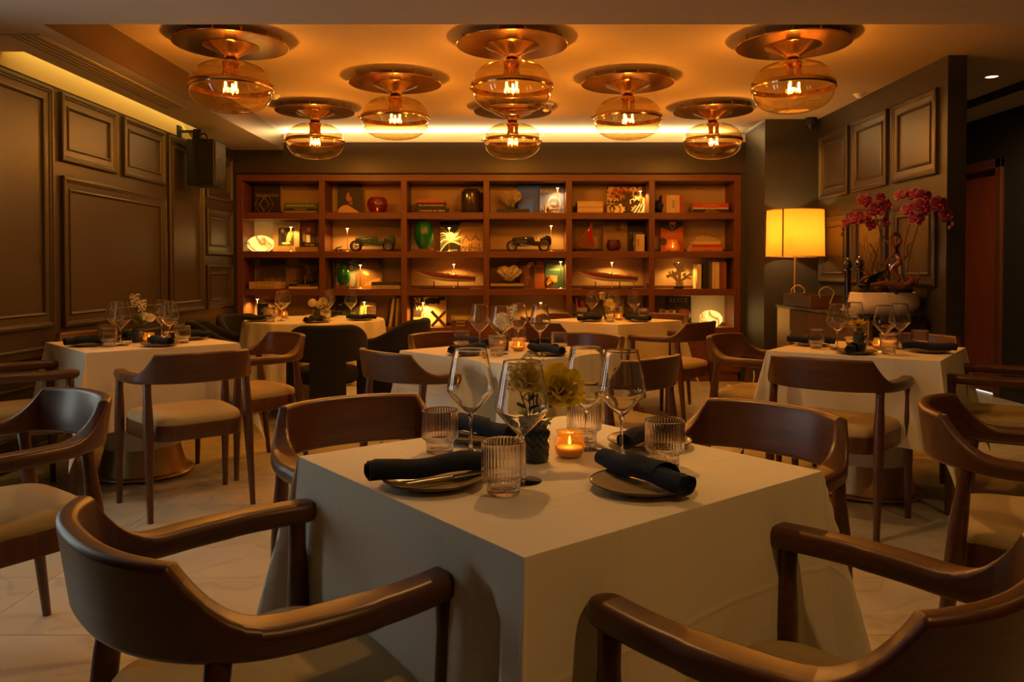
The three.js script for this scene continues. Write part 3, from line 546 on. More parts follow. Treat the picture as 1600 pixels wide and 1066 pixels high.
// flowers --------------------------------------------------------
function petal(w, l, cup, curl, nu = 5, nv = 7) { return gridMesh(nu, nv, (u, v) => { const s = (u - 0.5) * 2, wd = w * Math.pow(Math.sin(Math.PI * (0.12 + 0.8 * v)), 0.7), x = s * wd / 2; return [x, l * v * (1 - curl * v * 0.4), cup * s * s * wd + curl * l * v * v + 0.06 * w * Math.sin(s * 5 + v * 6)]; }); }
function bloomGeo(kind, R, seed) {
  const L = []; let q = seed;
  const layer = (n, tilt, w, l, cup, curl, off) => { for (let i = 0; i < n; i++) { q++; const g = petal(w, l, cup, curl); g.rotateX(tilt + 0.12 * Math.sin(q * 3.7)); g.translate(0, 0, off); g.rotateY((i / n) * 2 * Math.PI + q * 0.4); L.push(g); } };
  if (kind === 'ruffled') { layer(9, 1.35, R * 1.1, R * 1.15, 0.2, -0.25, R * 0.05); layer(9, 0.95, R, R, 0.25, -0.2, R * 0.05); layer(8, 0.55, R * 0.85, R * 0.85, 0.3, -0.1, R * 0.04); layer(6, 0.2, R * 0.6, R * 0.7, 0.35, 0, R * 0.02); }
  if (kind === 'rose') { layer(6, 1.0, R, R, 0.25, -0.35, R * 0.1); layer(6, 0.6, R * 0.95, R * 0.95, 0.35, -0.15, R * 0.1); layer(5, 0.3, R * 0.8, R * 0.9, 0.45, 0.05, R * 0.1); layer(4, 0.1, R * 0.55, R * 0.8, 0.6, 0.1, R * 0.05); }
  if (kind === 'daisy') { layer(22, 1.35, R * 0.28, R, 0.1, -0.1, R * 0.12); layer(20, 1.0, R * 0.26, R * 0.9, 0.1, -0.1, R * 0.1); layer(16, 0.65, R * 0.24, R * 0.7, 0.1, 0.1, R * 0.06); layer(10, 0.3, R * 0.2, R * 0.5, 0.1, 0.1, R * 0.03); }
  if (kind === 'ball') for (let i = 0; i < 60; i++) { const t = Math.acos(1 - 1.6 * (i + 0.5) / 60), p = i * 2.39996; for (let k = 0; k < 4; k++) { const g = petal(R * 0.26, R * 0.22, 0.15, -0.2, 2, 3); g.rotateX(1.3); g.rotateY(k * 1.571 + i); g.translate(0, R * 0.75 + R * 0.06 * Math.sin(i * 7), 0); g.rotateX(t); g.rotateY(p); L.push(g); } }
  if (kind === 'ball') L.push(new THREE.SphereGeometry(R * 0.72, 18, 12));
  return merge(L);
}
function sprigGeo(h, n, r, seed) { const L = []; for (let i = 0; i < n; i++) { const a = i * 2.4 + seed, k = i / n, d = 0.003 + 0.011 * (1 - k * 0.7); L.push(new THREE.IcosahedronGeometry(r * (0.55 + 0.3 * Math.sin(i * 5.1 + seed)), 1).scale(1, 0.75, 1).translate(d * Math.cos(a), h * (0.3 + 0.7 * k), d * Math.sin(a))); } return merge(L); }
function leafGeo(w, l, bend = 0.3) { return gridMesh(4, 8, (u, v) => { const s = (u - 0.5) * 2, wd = w * Math.sin(Math.PI * Math.min(0.97, 0.06 + 0.92 * v)); return [s * wd / 2, l * v * (1 - bend * 0.3 * v), bend * l * v * v + 0.12 * wd * s * s]; }); }
const yellowCentre = std({ color: lin(0.6, 0.42, 0.05), roughness: 0.9 });
function flower(label, kind, X, y, Z, lean, R, mat, group) {   // lean = [dx, height, dz] of the bloom over the vase mouth
  const t = thing(kind === 'sprig' ? 'flower_sprig' : 'flower', label, 'flower', [X, y, Z], 0, group), [dx, h, dz] = lean, seed = rnd() * 20;
  part('stem', tube([[0, 0.01, 0], [dx * 0.2, h * 0.5, dz * 0.2], [dx * 0.9, h * 0.94, dz * 0.9]], 0.0017, 10, 6), M.stem, t);
  if (kind === 'sprig') { const L = []; for (let b = 0; b < 5; b++) { const a = b * 1.26 + seed, g = sprigGeo(h * 0.42, 16, 0.0065, b); g.rotateX(0.22 * Math.cos(a)); g.rotateZ(0.22 * Math.sin(a)); L.push(g); } part('blossoms', merge(L).translate(dx * 0.9, h * 0.72, dz * 0.9), mat, t); }
  else {
    const g = bloomGeo(kind, R, seed); g.rotateX(kind === 'ball' ? 0 : 0.5 * Math.sign(dz || 1) + 0.35); g.rotateZ(-dx * 5); g.translate(dx * 0.95, h - R * 0.2, dz * 0.95); part('bloom', g, mat, t);
  }
  for (let k = 0; k < 3; k++) { const g = leafGeo(0.02, 0.045); g.rotateX(0.7); g.rotateY(k * 2.2 + seed); g.translate(dx * (0.2 + 0.2 * k), h * (0.45 + 0.13 * k), dz * (0.2 + 0.2 * k)); part('leaf', g, M.leaf, t); }
}
// settings: seat k sits on the side whose outward normal is given; f points from the seat to the table's centre, s to the sitter's right
const SEATS = ['near left', 'near right', 'far right', 'far left'];
function settings(where, X, Z, theta, opt = {}) {
  for (let k = 0; k < 4; k++) {
    // in plan: side normals of a square turned by theta (counter-clockwise seen from above)
    const base = [[-1, 0], [0, -1], [1, 0], [0, 1]][k], c = Math.cos(theta), s0 = Math.sin(theta);
    const nx = base[0] * c - base[1] * s0, nz = base[0] * s0 + base[1] * c, fx = -nx, fz = -nz, sx = fz, sz = -fx;
    const at = (f, s) => [X + fx * f + sx * s, Z + fz * f + sz * s], j = () => rr(-0.012, 0.012), seat = SEATS[k], o = opt[k] ?? {};
    const turn = Math.atan2(fz, fx) + (o.turn ?? rr(-0.2, 0.2));   // napkins point at the table's middle
    const [px, pz] = o.plate ?? at(-0.285 + j(), 0 + j()); put(plate, 'side_plate', `dark-rimmed olive plate at the ${seat} seat of the ${where}`, px, CLOTH_Y, pz, 0, `plates on the ${where}`);
    const [qx, qz] = o.napkin ?? [px + j() * 0.5, pz + j() * 0.5]; put(napkins[(k + (opt.shift ?? 0)) % 4], 'rolled_napkin', `rolled navy napkin on the plate at the ${seat} seat of the ${where}`, qx, CLOTH_Y + 0.0125, qz, turn, `napkins on the ${where}`);
    const [gx, gz] = o.glass ?? at(-0.14 + j(), 0.1 + j()); put(wineGlass, 'wine_glass', `tall angular wine glass at the ${seat} seat of the ${where}`, gx, CLOTH_Y, gz, rnd() * 6, `wine glasses on the ${where}`);
    const [tx, tz] = o.tumbler ?? at(-0.215 + j(), 0.145 + j()); put(tumbler, 'ribbed_tumbler', `ribbed water tumbler at the ${seat} seat of the ${where}`, tx, CLOTH_Y, tz, rnd() * 6, `tumblers on the ${where}`);
    if (opt.knife) put(knife, 'butter_knife', `silver butter knife under the napkin at the ${seat} seat of the ${where}`, px + sx * 0.035, CLOTH_Y + 0.0165, pz + sz * 0.035, turn + 0.2, `butter knives on the ${where}`);
  }
  const [vx, vz] = opt.vase ?? [X - 0.035, Z + 0.02], [cx, cz] = opt.candle ?? [X + 0.05, Z - 0.02];
  put(budVase, 'bud_vase', `small dark blue glass vase at the middle of the ${where}`, vx, CLOTH_Y, vz, 0);
  put(votive, 'votive_candle', `lit tea light in an amber glass cup on the ${where}`, cx, CLOTH_Y, cz, rnd() * 3); candleLight(cx, CLOTH_Y, cz);
  return [vx, vz];
}
const A = (deg) => deg * Math.PI / 180;
table('front table', 0.084, 1.729, A(38.4), 'white and brass pedestal table under the large front cloth', 'large white cloth with ironed creases filling the foreground', 1.3, 0.44);
settings('front table', 0.084, 1.729, A(38.4), { knife: 1,
  0: { plate: [-0.155, 1.56], napkin: [-0.165, 1.575], glass: [0.02, 1.578], tumbler: [-0.016, 1.49], turn: -0.28 }, 1: { plate: [0.25, 1.527], napkin: [0.255, 1.545], glass: [0.247, 1.79], tumbler: [0.327, 1.70], turn: -0.09 },
  2: { plate: [0.33, 1.905], glass: [0.175, 1.87], tumbler: [0.175, 1.925], turn: 0.17 }, 3: { plate: [-0.085, 1.975], glass: [-0.095, 1.82], tumbler: [-0.166, 1.825] }, vase: [0.049, 1.75], candle: [0.13, 1.79] });
flower('ruffled yellow flower in the vase on the front table', 'ruffled', 0.049, CLOTH_Y, 1.75, [0.055, 0.165, 0.01], 0.046, M.yellowPetal);
flower('small yellow bloom half open behind the front wine glasses', 'ruffled', 0.045, CLOTH_Y, 1.755, [-0.012, 0.185, 0.02], 0.032, M.yellowPetal);
flower('white blossom sprig in the vase on the front table, leaning right', 'sprig', 0.051, CLOTH_Y, 1.752, [-0.005, 0.21, -0.01], 0, M.whitePetal);
flower('white blossom sprig in the vase on the front table, leaning left', 'sprig', 0.043, CLOTH_Y, 1.748, [-0.04, 0.195, 0.01], 0, M.whitePetal);
table('left table', -2.14, 4.6, A(43), 'white and brass pedestal table at the left wall, its flared base in view', 'white cloth on the left table by the panelled wall', 4.1);
{ const [x, z] = settings('left table', -2.14, 4.6, A(43), { shift: 1 });
  flower('cream rose in the vase on the left table', 'rose', x, CLOTH_Y, z, [0.045, 0.135, -0.02], 0.045, M.whitePetal); flower('green and white stock flower standing above the cream rose', 'sprig', x - 0.006, CLOTH_Y, z, [-0.012, 0.25, 0.0], 0, M.whitePetal); flower('white sprig leaning over the cream rose', 'sprig', x + 0.004, CLOTH_Y, z + 0.006, [0.03, 0.22, 0.02], 0, M.whitePetal); }
table('centre table', -0.015, 4.14, A(43), 'white and brass pedestal table in the middle of the room', 'white cloth on the centre table behind the front glasses', 2.2);
{ const [x, z] = settings('centre table', -0.015, 4.14, A(43), { shift: 2 });
  flower('white hydrangea ball in the vase on the centre table', 'ball', x, CLOTH_Y, z, [0.0, 0.155, 0.0], 0.06, M.whitePetal); flower('white sprig beside the hydrangea on the centre table', 'sprig', x, CLOTH_Y, z, [0.06, 0.21, 0.02], 0, M.whitePetal); }
table('back right table', 0.84, 6.65, A(42), 'white and brass pedestal table nearest the bookcase on the right', 'white cloth on the table nearest the bookcase on the right', 5.7);
{ const [x, z] = settings('back right table', 0.84, 6.65, A(42), { shift: 3 });
  flower('yellow chrysanthemum on the back right table', 'ball', x, CLOTH_Y, z, [0.01, 0.14, 0.0], 0.055, M.yellowPetal); flower('white sprig left of the yellow chrysanthemum', 'sprig', x, CLOTH_Y, z, [-0.06, 0.21, 0.0], 0, M.whitePetal); }
table('right table', 1.895, 4.23, A(53), 'white and brass pedestal table in front of the console', 'white cloth on the right table in front of the console', 3.4);
{ const [x, z] = settings('right table', 1.895, 4.23, A(53), { shift: 1 });
  flower('yellow daisy in the vase on the right table', 'daisy', x, CLOTH_Y, z, [-0.005, 0.135, -0.02], 0.042, M.yellowPetal); flower('fine white sprig behind the yellow daisy on the right table', 'sprig', x, CLOTH_Y, z, [-0.05, 0.20, 0.02], 0, M.whitePetal); }
// ---------------------------------------------------------------- round table with barrel chairs
{
  const X = -1.67, Z = 6.75, R = 0.57;
  const t = thing('round_table', 'round pedestal table by the bookcase, hidden by its long cloth', 'table', [X, 0, Z]);
  part('tabletop', lathe([[0, TOP - 0.035], [R - 0.01, TOP - 0.035], [R, TOP - 0.028], [R, TOP - 0.008], [R - 0.008, TOP - 0.004], [0, TOP - 0.004]], 64), M.darkWood, t);
  part('pedestal', lathe([[0, 0.03], [0.24, 0.03], [0.14, 0.5], [0.14, TOP - 0.04], [0, TOP - 0.04]], 40), M.porcelain, t);
  part('base_plate', lathe([[0, 0.001], [0.3, 0.001], [0.3, 0.02], [0.28, 0.03], [0, 0.03]], 40), M.brassSatin, t);
  const rs = [0, 0.2, 0.4, 0.5, 0.56, 0.571, 0.576]; const N = 160, P = [], U = [], I = [], rows = rs.map((r) => [r, 0, 0]).concat([0.02, 0.05, 0.1, 0.16, 0.23, 0.3, 0.37, 0.44, 0.5].map((d) => [0.578, d, d / 0.5]));
  rows.forEach(([r, d, f], j) => { for (let i = 0; i <= N; i++) { const a = (i / N) * 2 * Math.PI, w = Math.sqrt(f) * (0.024 * Math.sin(a * 13 + 1.5 * Math.sin(a * 2)) + 0.014 * Math.sin(a * 29 + 1)), q = r + 0.04 * f + w; P.push(q * Math.cos(a), TOP - d - (j === 6 ? 0.004 : 0) + 0.0004, -q * Math.sin(a)); U.push(q * Math.cos(a), q * Math.sin(a) + d); if (j < rows.length - 1 && i < N) { const b = j * (N + 1) + i; I.push(b, b + N + 1, b + 1, b + 1, b + N + 1, b + N + 2); } } });
  const c = new THREE.Mesh(mesh(P, U, I), M.cloth); c.name = 'round_tablecloth'; c.position.set(X, 0, -Z); scene.add(tag(c, 'round cream tablecloth in soft folds among black velvet chairs', 'tablecloth'));
  const seats = [['near', -1.40, 6.02, -0.25, 1], ['right', -0.98, 6.62, -1, 0.2], ['near left', -2.3, 6.38, 1, 0.25], ['far left', -2.33, 7.12, 0.85, -0.45]];
  const root = thing('barrel_chair', '', 'chair', [0, 0, 0], 0, 'black velvet barrel chairs');
  const arc = (r, a) => [r * Math.sin(a), -r * Math.cos(a)];   // a = 0 is the middle of the back
  const shell = []; const amax = 2.05;
  for (let i = 0; i <= 60; i++) { const a = -amax + 2 * amax * i / 60, k = Math.abs(a) / amax, top = 0.775 - 0.15 * smooth(k, 0.3, 1) , bot = 0.5 + 0.01 * k, cap = i < 3 || i > 57 ? 0.75 + 0.08 * Math.min(i, 60 - i) : 1, w = 0.062 * cap; shell.push(roundRect(w, top - bot, 0.028 * cap, 4).map(([p, q]) => { const [x, z] = arc(0.27 + p, a); return [x, (top + bot) / 2 + q * (0.9 + 0.1 * cap), z]; })); }
  part('backrest', loft(shell), M.velvet, root);
  const pillar = (a0, a1) => { const S = []; for (let i = 0; i <= 14; i++) { const a = lerp(a0, a1, i / 14); S.push(roundRect(0.06, 0.53, 0.02, 3).map(([p, q]) => { const [x, z] = arc(0.27 + p, a); return [x, 0.275 + q, z]; })); } return loft(S); };
  part('leg', pillar(-0.45, 0.45), M.velvet, root); part('leg', pillar(1.25, 1.95), M.velvet, root); part('leg', pillar(-1.95, -1.25), M.velvet, root);
  part('seat', lathe([[0, 0.33], [0.2, 0.33], [0.235, 0.345], [0.245, 0.38], [0.24, 0.42], [0.21, 0.445], [0.12, 0.455], [0, 0.457]], 44), M.velvet, root);
  const names = { near: 'black velvet barrel chair seen from behind, in front of the round table', right: 'black velvet barrel chair at the right side of the round table', 'near left': 'black velvet barrel chair at the left of the round table, nearer to us', 'far left': 'black velvet barrel chair left of the round table, by the wall and bookcase' };
  seats.forEach(([w, x, z, fx, fz], i) => { const turn = Math.atan2(fx, -fz); if (!i) { root.position.set(x, 0, -z); root.rotation.y = turn; root.userData.label = names[w]; } else dup(root, 'barrel_chair', names[w], [x, 0, z], turn); });
  const W = 'round table', y = CLOTH_Y;
  [[-1.9, 6.55, 'left'], [-1.96, 6.86, 'far left'], [-1.53, 6.6, 'middle'], [-1.36, 6.72, 'right'], [-1.62, 7.05, 'far']].forEach(([x, z, w]) => put(wineGlass, 'wine_glass', `tall angular wine glass at the ${w} place of the ${W}`, x, y, z, 0, `wine glasses on the ${W}`));
  [[-1.93, 6.36, 'left'], [-1.49, 6.36, 'middle'], [-2.06, 6.72, 'far left'], [-1.22, 6.9, 'right']].forEach(([x, z, w]) => put(tumbler, 'ribbed_tumbler', `ribbed water tumbler at the ${w} place of the ${W}`, x, y, z, 0, `tumblers on the ${W}`));
  [[-2.06, 6.47, 0.1, 'left'], [-1.56, 6.31, 1.2, 'near'], [-1.25, 6.6, -0.1, 'right'], [-1.65, 7.14, 0.3, 'far']].forEach(([x, z, a, w], k) => { put(plate, 'side_plate', `olive stoneware plate with a dark rim at the ${w} place of the ${W}`, x, y, z, 0, `plates on the ${W}`); put(napkins[k], 'rolled_napkin', `rolled navy napkin on the plate at the ${w} place of the ${W}`, x, y + 0.0125, z, a, `napkins on the ${W}`); });
  put(votive, 'votive_candle', `lit tea light in an amber glass cup beside the flowers on the ${W}`, -1.64, y, 6.42, 0); candleLight(-1.64, y, 6.42);
  put(votive, 'votive_candle', `lit tea light in an amber glass cup at the left of the ${W}`, -2.0, y, 6.98, 1); candleLight(-2.0, y, 6.98);
  put(budVase, 'bud_vase', `small dark blue glass vase at the middle of the ${W}`, -1.62, y, 6.62, 0);
  for (const [dx, h, dz, w] of [[0.01, 0.13, -0.02, 'front'], [-0.04, 0.15, 0.01, 'left'], [0.05, 0.16, 0.01, 'right']]) flower(`cream flower cluster in the vase on the round table, ${w} of three`, 'ball', -1.62, y, 6.62, [dx, h, dz], 0.042, M.whitePetal, 'cream flowers on the round table');
  const m = thing('menu_caddy', 'black square menu box at the left edge of the round table', 'box', [-2.16, y, 6.9], 0.2); part('box_body', box(0.09, 0.13, 0.06, 0, 0.065, 0, 0.006), M.black, m); part('emblem', box(0.022, 0.02, 0.001, 0, 0.07, 0.0305), M.brassSatin, m);
  const k = thing('copper_cup', 'small copper cup at the left edge of the round table', 'cup', [-2.1, y, 7.05]); part('cup_body', lathe([[0, 0], [0.024, 0], [0.026, 0.004], [0.032, 0.085], [0.0305, 0.085], [0.025, 0.006], [0, 0.005]], 28), M.brass, k);
}

// ---------------------------------------------------------------- console, lamp, orchids and what stands with them
{
  const X0 = 2.50, X1 = 2.915, Z0 = 5.58, Z1 = 7.5, H = 0.853;
  const c = thing('console_cabinet', 'long wooden console with a dark veined marble top and brass edges along the right wall', 'console', [0, 0, 0]);
  part('marble_top', bx(X0 - 0.01, X1, H - 0.025, H, Z0 - 0.01, Z1 + 0.01, 0.004), M.marbleTop, c);
  part('carcass', [bx(X0 + 0.02, X1, 0.08, H - 0.025, Z0 + 0.01, Z1 - 0.1)], M.darkWood, c);
  part('plinth', bx(X0 + 0.05, X1, 0, 0.08, Z0 + 0.03, Z1 - 0.05), M.black, c);
  part('brass_panel', bx(X0, X0 + 0.03, 0, H - 0.026, Z1 - 0.34, Z1, 0.003), M.brassSatin, c); part('brass_leg', bx(X0, X0 + 0.03, 0, H - 0.026, Z0 - 0.005, Z0 + 0.015, 0.003), M.brassSatin, c);
  for (let i = 0; i < 4; i++) { const z0 = Z0 + 0.02 + i * 0.386, d = part('door', bx(X0, X0 + 0.02, 0.09, H - 0.03, z0, z0 + 0.38, 0.003), M.consoleWood, c); part('knob', rod([X0, 0.62, -(z0 + 0.34)], [X0 - 0.02, 0.62, -(z0 + 0.34)], 0.008), M.brassSatin, d); }
  const lx = 2.636, lz = 7.415;
  const l = thing('table_lamp', 'yellow drum-shaded lamp on a brass pole at the far end of the console', 'lamp', [lx, H, lz]);
  part('base', lathe([[0, 0], [0.06, 0], [0.06, 0.012], [0.054, 0.016], [0.012, 0.02], [0, 0.02]], 36), M.brassSatin, l);
  part('pole', cyl(0.013, 0.013, 0.62, 18, 0.015), M.brassSatin, l);
  const sh = part('lamp_shade', new THREE.CylinderGeometry(0.255, 0.262, 0.435, 64, 1, true).translate(0, 0.662, 0), phy({ color: lin(0.92, 0.42, 0.05), transmission: 0.5, roughness: 1, thickness: 0, side: THREE.DoubleSide }), l);
  for (const [r, y] of [[0.263, 0.446], [0.256, 0.878]]) part('shade_rim', new THREE.TorusGeometry(r, 0.004, 8, 64).rotateX(Math.PI / 2).translate(0, y, 0), M.brassSatin, sh);
  for (const a of [-2.33, -0.4, 0.8, 2.4]) part('shade_strap', rod([0.264 * Math.cos(a), 0.444, -0.264 * Math.sin(a)], [0.258 * Math.cos(a), 0.88, -0.258 * Math.sin(a)], 0.0065, 0.0065, 8), M.darkWood, sh);
  part('shade_spider', [0, 2.09, 4.19].map((a) => rod([0, 0.62, 0], [0.255 * Math.cos(a), 0.62, 0.255 * Math.sin(a)], 0.003, 0.003, 6)), M.brassSatin, l);
  part('bulb', new THREE.SphereGeometry(0.035, 18, 12).scale(1, 1.25, 1).translate(0, 0.67, 0), std({ color: 0, emissive: lin(1, 0.66, 0.26), emissiveIntensity: 10 }), l);
  const p = new THREE.PointLight(new THREE.Color().setRGB(1, 0.62, 0.2), 1.0); p.position.set(lx, H + 0.67, -lz); p.castShadow = true; p.shadow.radius = 2; scene.add(p);
  const t = thing('serving_tray', 'deep wooden tray with rope handles at the far end of the console', 'tray', [2.635, H + 0.0005, 7.0], 0);
  part('tray_floor', box(0.25, 0.012, 0.62, 0, 0.008, 0), M.trayWood, t);
  for (const s of [-1, 1]) { part('long_side', box(0.016, 0.1, 0.62, s * 0.127, 0.052, 0, 0.003), M.darkWood, t); part('end_board', box(0.27, 0.11, 0.018, 0, 0.056, s * 0.319, 0.003), M.trayWood, t);
    part('rope_handle', tube([[-0.05, 0.09, s * 0.332], [-0.06, 0.14, s * 0.335], [0, 0.18, s * 0.33], [0.06, 0.14, s * 0.335], [0.05, 0.09, s * 0.332], [0.03, 0.04, s * 0.335]], 0.007, 30, 8), std({ color: lin(0.42, 0.28, 0.14), roughness: 1 }), t); }
  const bd = put(plate, 'butter_dish', 'small white dish with a block of butter in front of the tray', 2.6, H, 6.05, 0); bd.userData.category = 'dish'; bd.traverse((m) => { if (m.isMesh) m.material = M.porcelain; }); bd.children.forEach((m) => delete m.userData.label); bd.scale.set(0.85, 1.6, 0.85);
  const bu = thing('butter_block', 'cut block of yellow butter lying on the small white dish', 'butter', [2.585, H + 0.0135, 6.05], 0.4); part('block', box(0.045, 0.028, 0.06, 0, 0.015, 0, 0.006), std({ color: lin(0.85, 0.6, 0.25), roughness: 0.5 }), bu);
  for (const [x, z, h, w] of [[2.645, 6.27, 0.43, 'shorter'], [2.665, 6.1, 0.44, 'taller']]) {
    const m = thing('pepper_mill', `${w} black turned pepper mill standing beside the orchid bowl`, 'mill', [x, H, z]);
    part('mill_body', lathe([[0, 0], [0.033, 0], [0.034, 0.02], [0.027, 0.06], [0.024, 0.09], [0.029, 0.1], [0.026, 0.11], [0.0235, 0.22], [0.025, 0.3], [0.03, 0.318], [0.024, 0.33], [0, 0.33]].map(([r, y]) => [r, y * h / 0.43]), 32), M.blackGloss, m);
    part('mill_head', lathe([[0, 0.332], [0.02, 0.332], [0.031, 0.35], [0.033, 0.368], [0.026, 0.39], [0.014, 0.398], [0, 0.4]].map(([r, y]) => [r, y * h / 0.43]), 32), M.blackGloss, m); part('top_nut', new THREE.SphereGeometry(0.012, 14, 10).translate(0, 0.41 * h / 0.43, 0), M.steel, m);
  }
  const cf = thing('glass_carafe', 'clear slim glass carafe left of the orchid bowl', 'carafe', [2.58, H, 5.83]); part('carafe_body', lathe([[0, 0.002], [0.03, 0.002], [0.034, 0.02], [0.032, 0.07], [0.016, 0.12], [0.014, 0.17], [0.02, 0.2]], 32), M.thinGlass, cf);
  // orchid bowl
  const oX = 2.69, oZ = 5.76;
  const o = thing('planter_bowl', 'white oval bowl holding the orchids and driftwood', 'planter', [oX, H, oZ]);
  part('bowl', lathe([[0, 0.006], [0.16, 0.0], [0.205, 0.012], [0.245, 0.05], [0.252, 0.08], [0.247, 0.11], [0.236, 0.158], [0.232, 0.164], [0.226, 0.162], [0.224, 0.15], [0, 0.13]], 56).scale(1, 1, 0.72), M.porcelain, o);
  const mossL = []; for (let i = 0; i < 140; i++) { const a = rnd() * 6.28, r = 0.2 * Math.sqrt(rnd()), g = new THREE.IcosahedronGeometry(rr(0.012, 0.034), 1); g.scale(1, rr(0.5, 1), 1); g.translate(r * Math.cos(a), 0.17 + 0.05 * (1 - r / 0.2) + rr(-0.008, 0.012), 0.72 * r * Math.sin(a)); mossL.push(g); }
  const moss = new THREE.Mesh(merge(mossL), std({ color: lin(0.075, 0.052, 0.02), roughness: 1 })); moss.name = numbered('moss'); moss.position.set(oX, H, -oZ); scene.add(tag(moss, 'brown and green moss filling the white orchid bowl', 'moss')); moss.userData.kind = 'stuff';
  const dw = thing('driftwood', 'twisted brown driftwood root rising from the orchid bowl', 'wood', [oX, H + 0.19, oZ]), dm = std({ map: grain([0.3, 0.17, 0.09], [0.52, 0.33, 0.19], 12), roughness: 0.95 });
  const br = (pts, r) => { const g = sweepTube(pts, r.map((q) => q * 0.72), 48, 10), p = g.attributes.position, n = g.attributes.normal; for (let i = 0; i < p.count; i++) { const k = 0.012 * fbm(p.getX(i) * 28, p.getY(i) * 22, p.getZ(i) * 28, 3); p.setXYZ(i, p.getX(i) + n.getX(i) * k, p.getY(i) + n.getY(i) * k, p.getZ(i) + n.getZ(i) * k); } g.computeVertexNormals(); part('branch', g, dm, dw); };
  br([[-0.16, 0.03, 0.14], [-0.05, 0.04, 0.17], [0.06, 0.02, 0.18], [0.13, 0.06, 0.15], [0.1, 0.1, 0.12]], [0.012, 0.03, 0.033, 0.028, 0.01]);
  br([[0.02, 0.0, 0.04], [0.07, 0.07, 0.07], [0.05, 0.14, 0.03], [0.1, 0.2, 0.05], [0.08, 0.28, 0.0], [0.11, 0.35, 0.02], [0.06, 0.40, 0.03], [0.02, 0.36, 0.06], [0.03, 0.31, 0.08]], [0.035, 0.022, 0.03, 0.018, 0.026, 0.019, 0.024, 0.014, 0.005]);
  br([[0.0, 0.0, 0.02], [0.03, 0.1, 0.0], [0.01, 0.19, 0.03], [0.06, 0.27, 0.04], [0.03, 0.33, 0.0], [-0.02, 0.38, 0.02]], [0.026, 0.018, 0.021, 0.014, 0.011, 0.004]);
  br([[0.08, 0.2, 0.05], [0.13, 0.24, 0.07], [0.12, 0.3, 0.09], [0.16, 0.33, 0.07]], [0.016, 0.012, 0.01, 0.004]);
  br([[-0.02, 0.03, 0.06], [-0.06, 0.09, 0.09], [-0.03, 0.16, 0.08], [-0.09, 0.2, 0.07]], [0.028, 0.02, 0.013, 0.005]);
  br([[0.07, 0.3, 0.0], [0.13, 0.2, -0.03], [0.14, 0.08, -0.02], [0.16, 0.0, 0.02]], [0.02, 0.026, 0.02, 0.014]);
  br([[-0.05, 0.02, 0.05], [-0.1, 0.13, 0.02], [-0.06, 0.24, 0.0], [-0.12, 0.33, 0.03]], [0.02, 0.014, 0.009, 0.003]);
  br([[-0.15, 0.02, 0.06], [-0.2, 0.06, 0.1], [-0.16, 0.1, 0.13], [-0.22, 0.13, 0.12]], [0.018, 0.015, 0.01, 0.004]);
  br([[0.15, 0.02, 0.08], [0.22, 0.06, 0.06], [0.24, 0.12, 0.02]], [0.018, 0.014, 0.004]);
  for (let k = 0; k < 9; k++) { const a = rr(2, 4.4), x = -0.06 + rr(-0.05, 0.05); part('twig', tube([[x, 0.05, 0], [x + 0.1 * Math.cos(a) * rr(0.3, 1), 0.2, rr(-0.04, 0.06)], [x + 0.14 * Math.cos(a) + rr(-0.05, 0.1), rr(0.28, 0.45), rr(-0.06, 0.06)]], 0.0025, 14, 5), dm, dw); }
  const pet = phy({ vertexColors: true, color: 0xffffff, roughness: 0.7, transmission: 0.25, thickness: 0, side: THREE.DoubleSide }), lipM = std({ color: lin(0.35, 0.01, 0.06), roughness: 0.6 });
  const tint = (u, v) => { const e = Math.max(Math.abs(u - 0.5) * 2, v * 0.95), k = smooth(e, 0.72, 1), vein = 0.75 + 0.25 * Math.sin(u * 40); return mixc([0.25 * vein, 0.006, 0.12 * vein], [0.55, 0.2, 0.42], k); };
  const opetal = (w, l, c) => gridMesh(8, 8, (u, v) => { const s = (u - 0.5) * 2, wd = w * Math.pow(Math.sin(Math.PI * Math.min(0.96, 0.1 + 0.84 * v)), 0.6); return [s * wd / 2, l * v, c * wd * s * s - 0.25 * l * v * v]; }, tint);
  const bloomG = merge([opetal(0.036, 0.044, 0.15).rotateZ(0), opetal(0.034, 0.042, 0.15).rotateZ(2.3), opetal(0.034, 0.042, 0.15).rotateZ(-2.3), opetal(0.056, 0.046, 0.12).rotateZ(1.25).translate(0, 0.002, 0.004), opetal(0.056, 0.046, 0.12).rotateZ(-1.25).translate(0, 0.002, 0.004)]);
  const lipG = merge([new THREE.SphereGeometry(0.008, 10, 8).scale(1, 0.9, 1.4).translate(0, -0.002, 0.012), opetal(0.024, 0.022, 0.4).rotateZ(Math.PI).rotateX(-0.6).translate(0, -0.004, 0.01)]);
  const budG = new THREE.SphereGeometry(0.011, 10, 8).scale(1, 1.4, 1), sm = std({ color: lin(0.07, 0.05, 0.03), roughness: 0.7 });
  const stemO = (label, base, pts, blooms, buds) => {
    const g = thing('orchid', label, 'orchid', [oX + base[0], H + 0.17, oZ - base[2]], 0, 'magenta orchids in the white bowl');
    part('stem', sweepTube(pts, [0.0045, 0.004, 0.0035, 0.0025], 40, 7), sm, g);
    for (const [x, y, z, ry, s] of blooms) { const b = part('bloom', bloomG, pet, g); b.position.set(x, y, z); b.rotation.set(rr(-0.25, 0.15), ry, rr(-0.3, 0.3)); b.scale.setScalar(s * 1.16); part('lip', lipG, lipM, b); }
    for (const [x, y, z] of buds) { const b = part('bud', budG, std({ color: lin(0.2, 0.1, 0.06), roughness: 0.7 }), g); b.position.set(x, y, z); }
    for (let k = 0; k < 2; k++) { const lf = leafGeo(0.06, 0.19, 0.9); lf.rotateX(0.5 + 0.4 * k); lf.rotateY(k * 2.6 + base[0] * 9); part('leaf', lf, M.leaf, g); }
  };
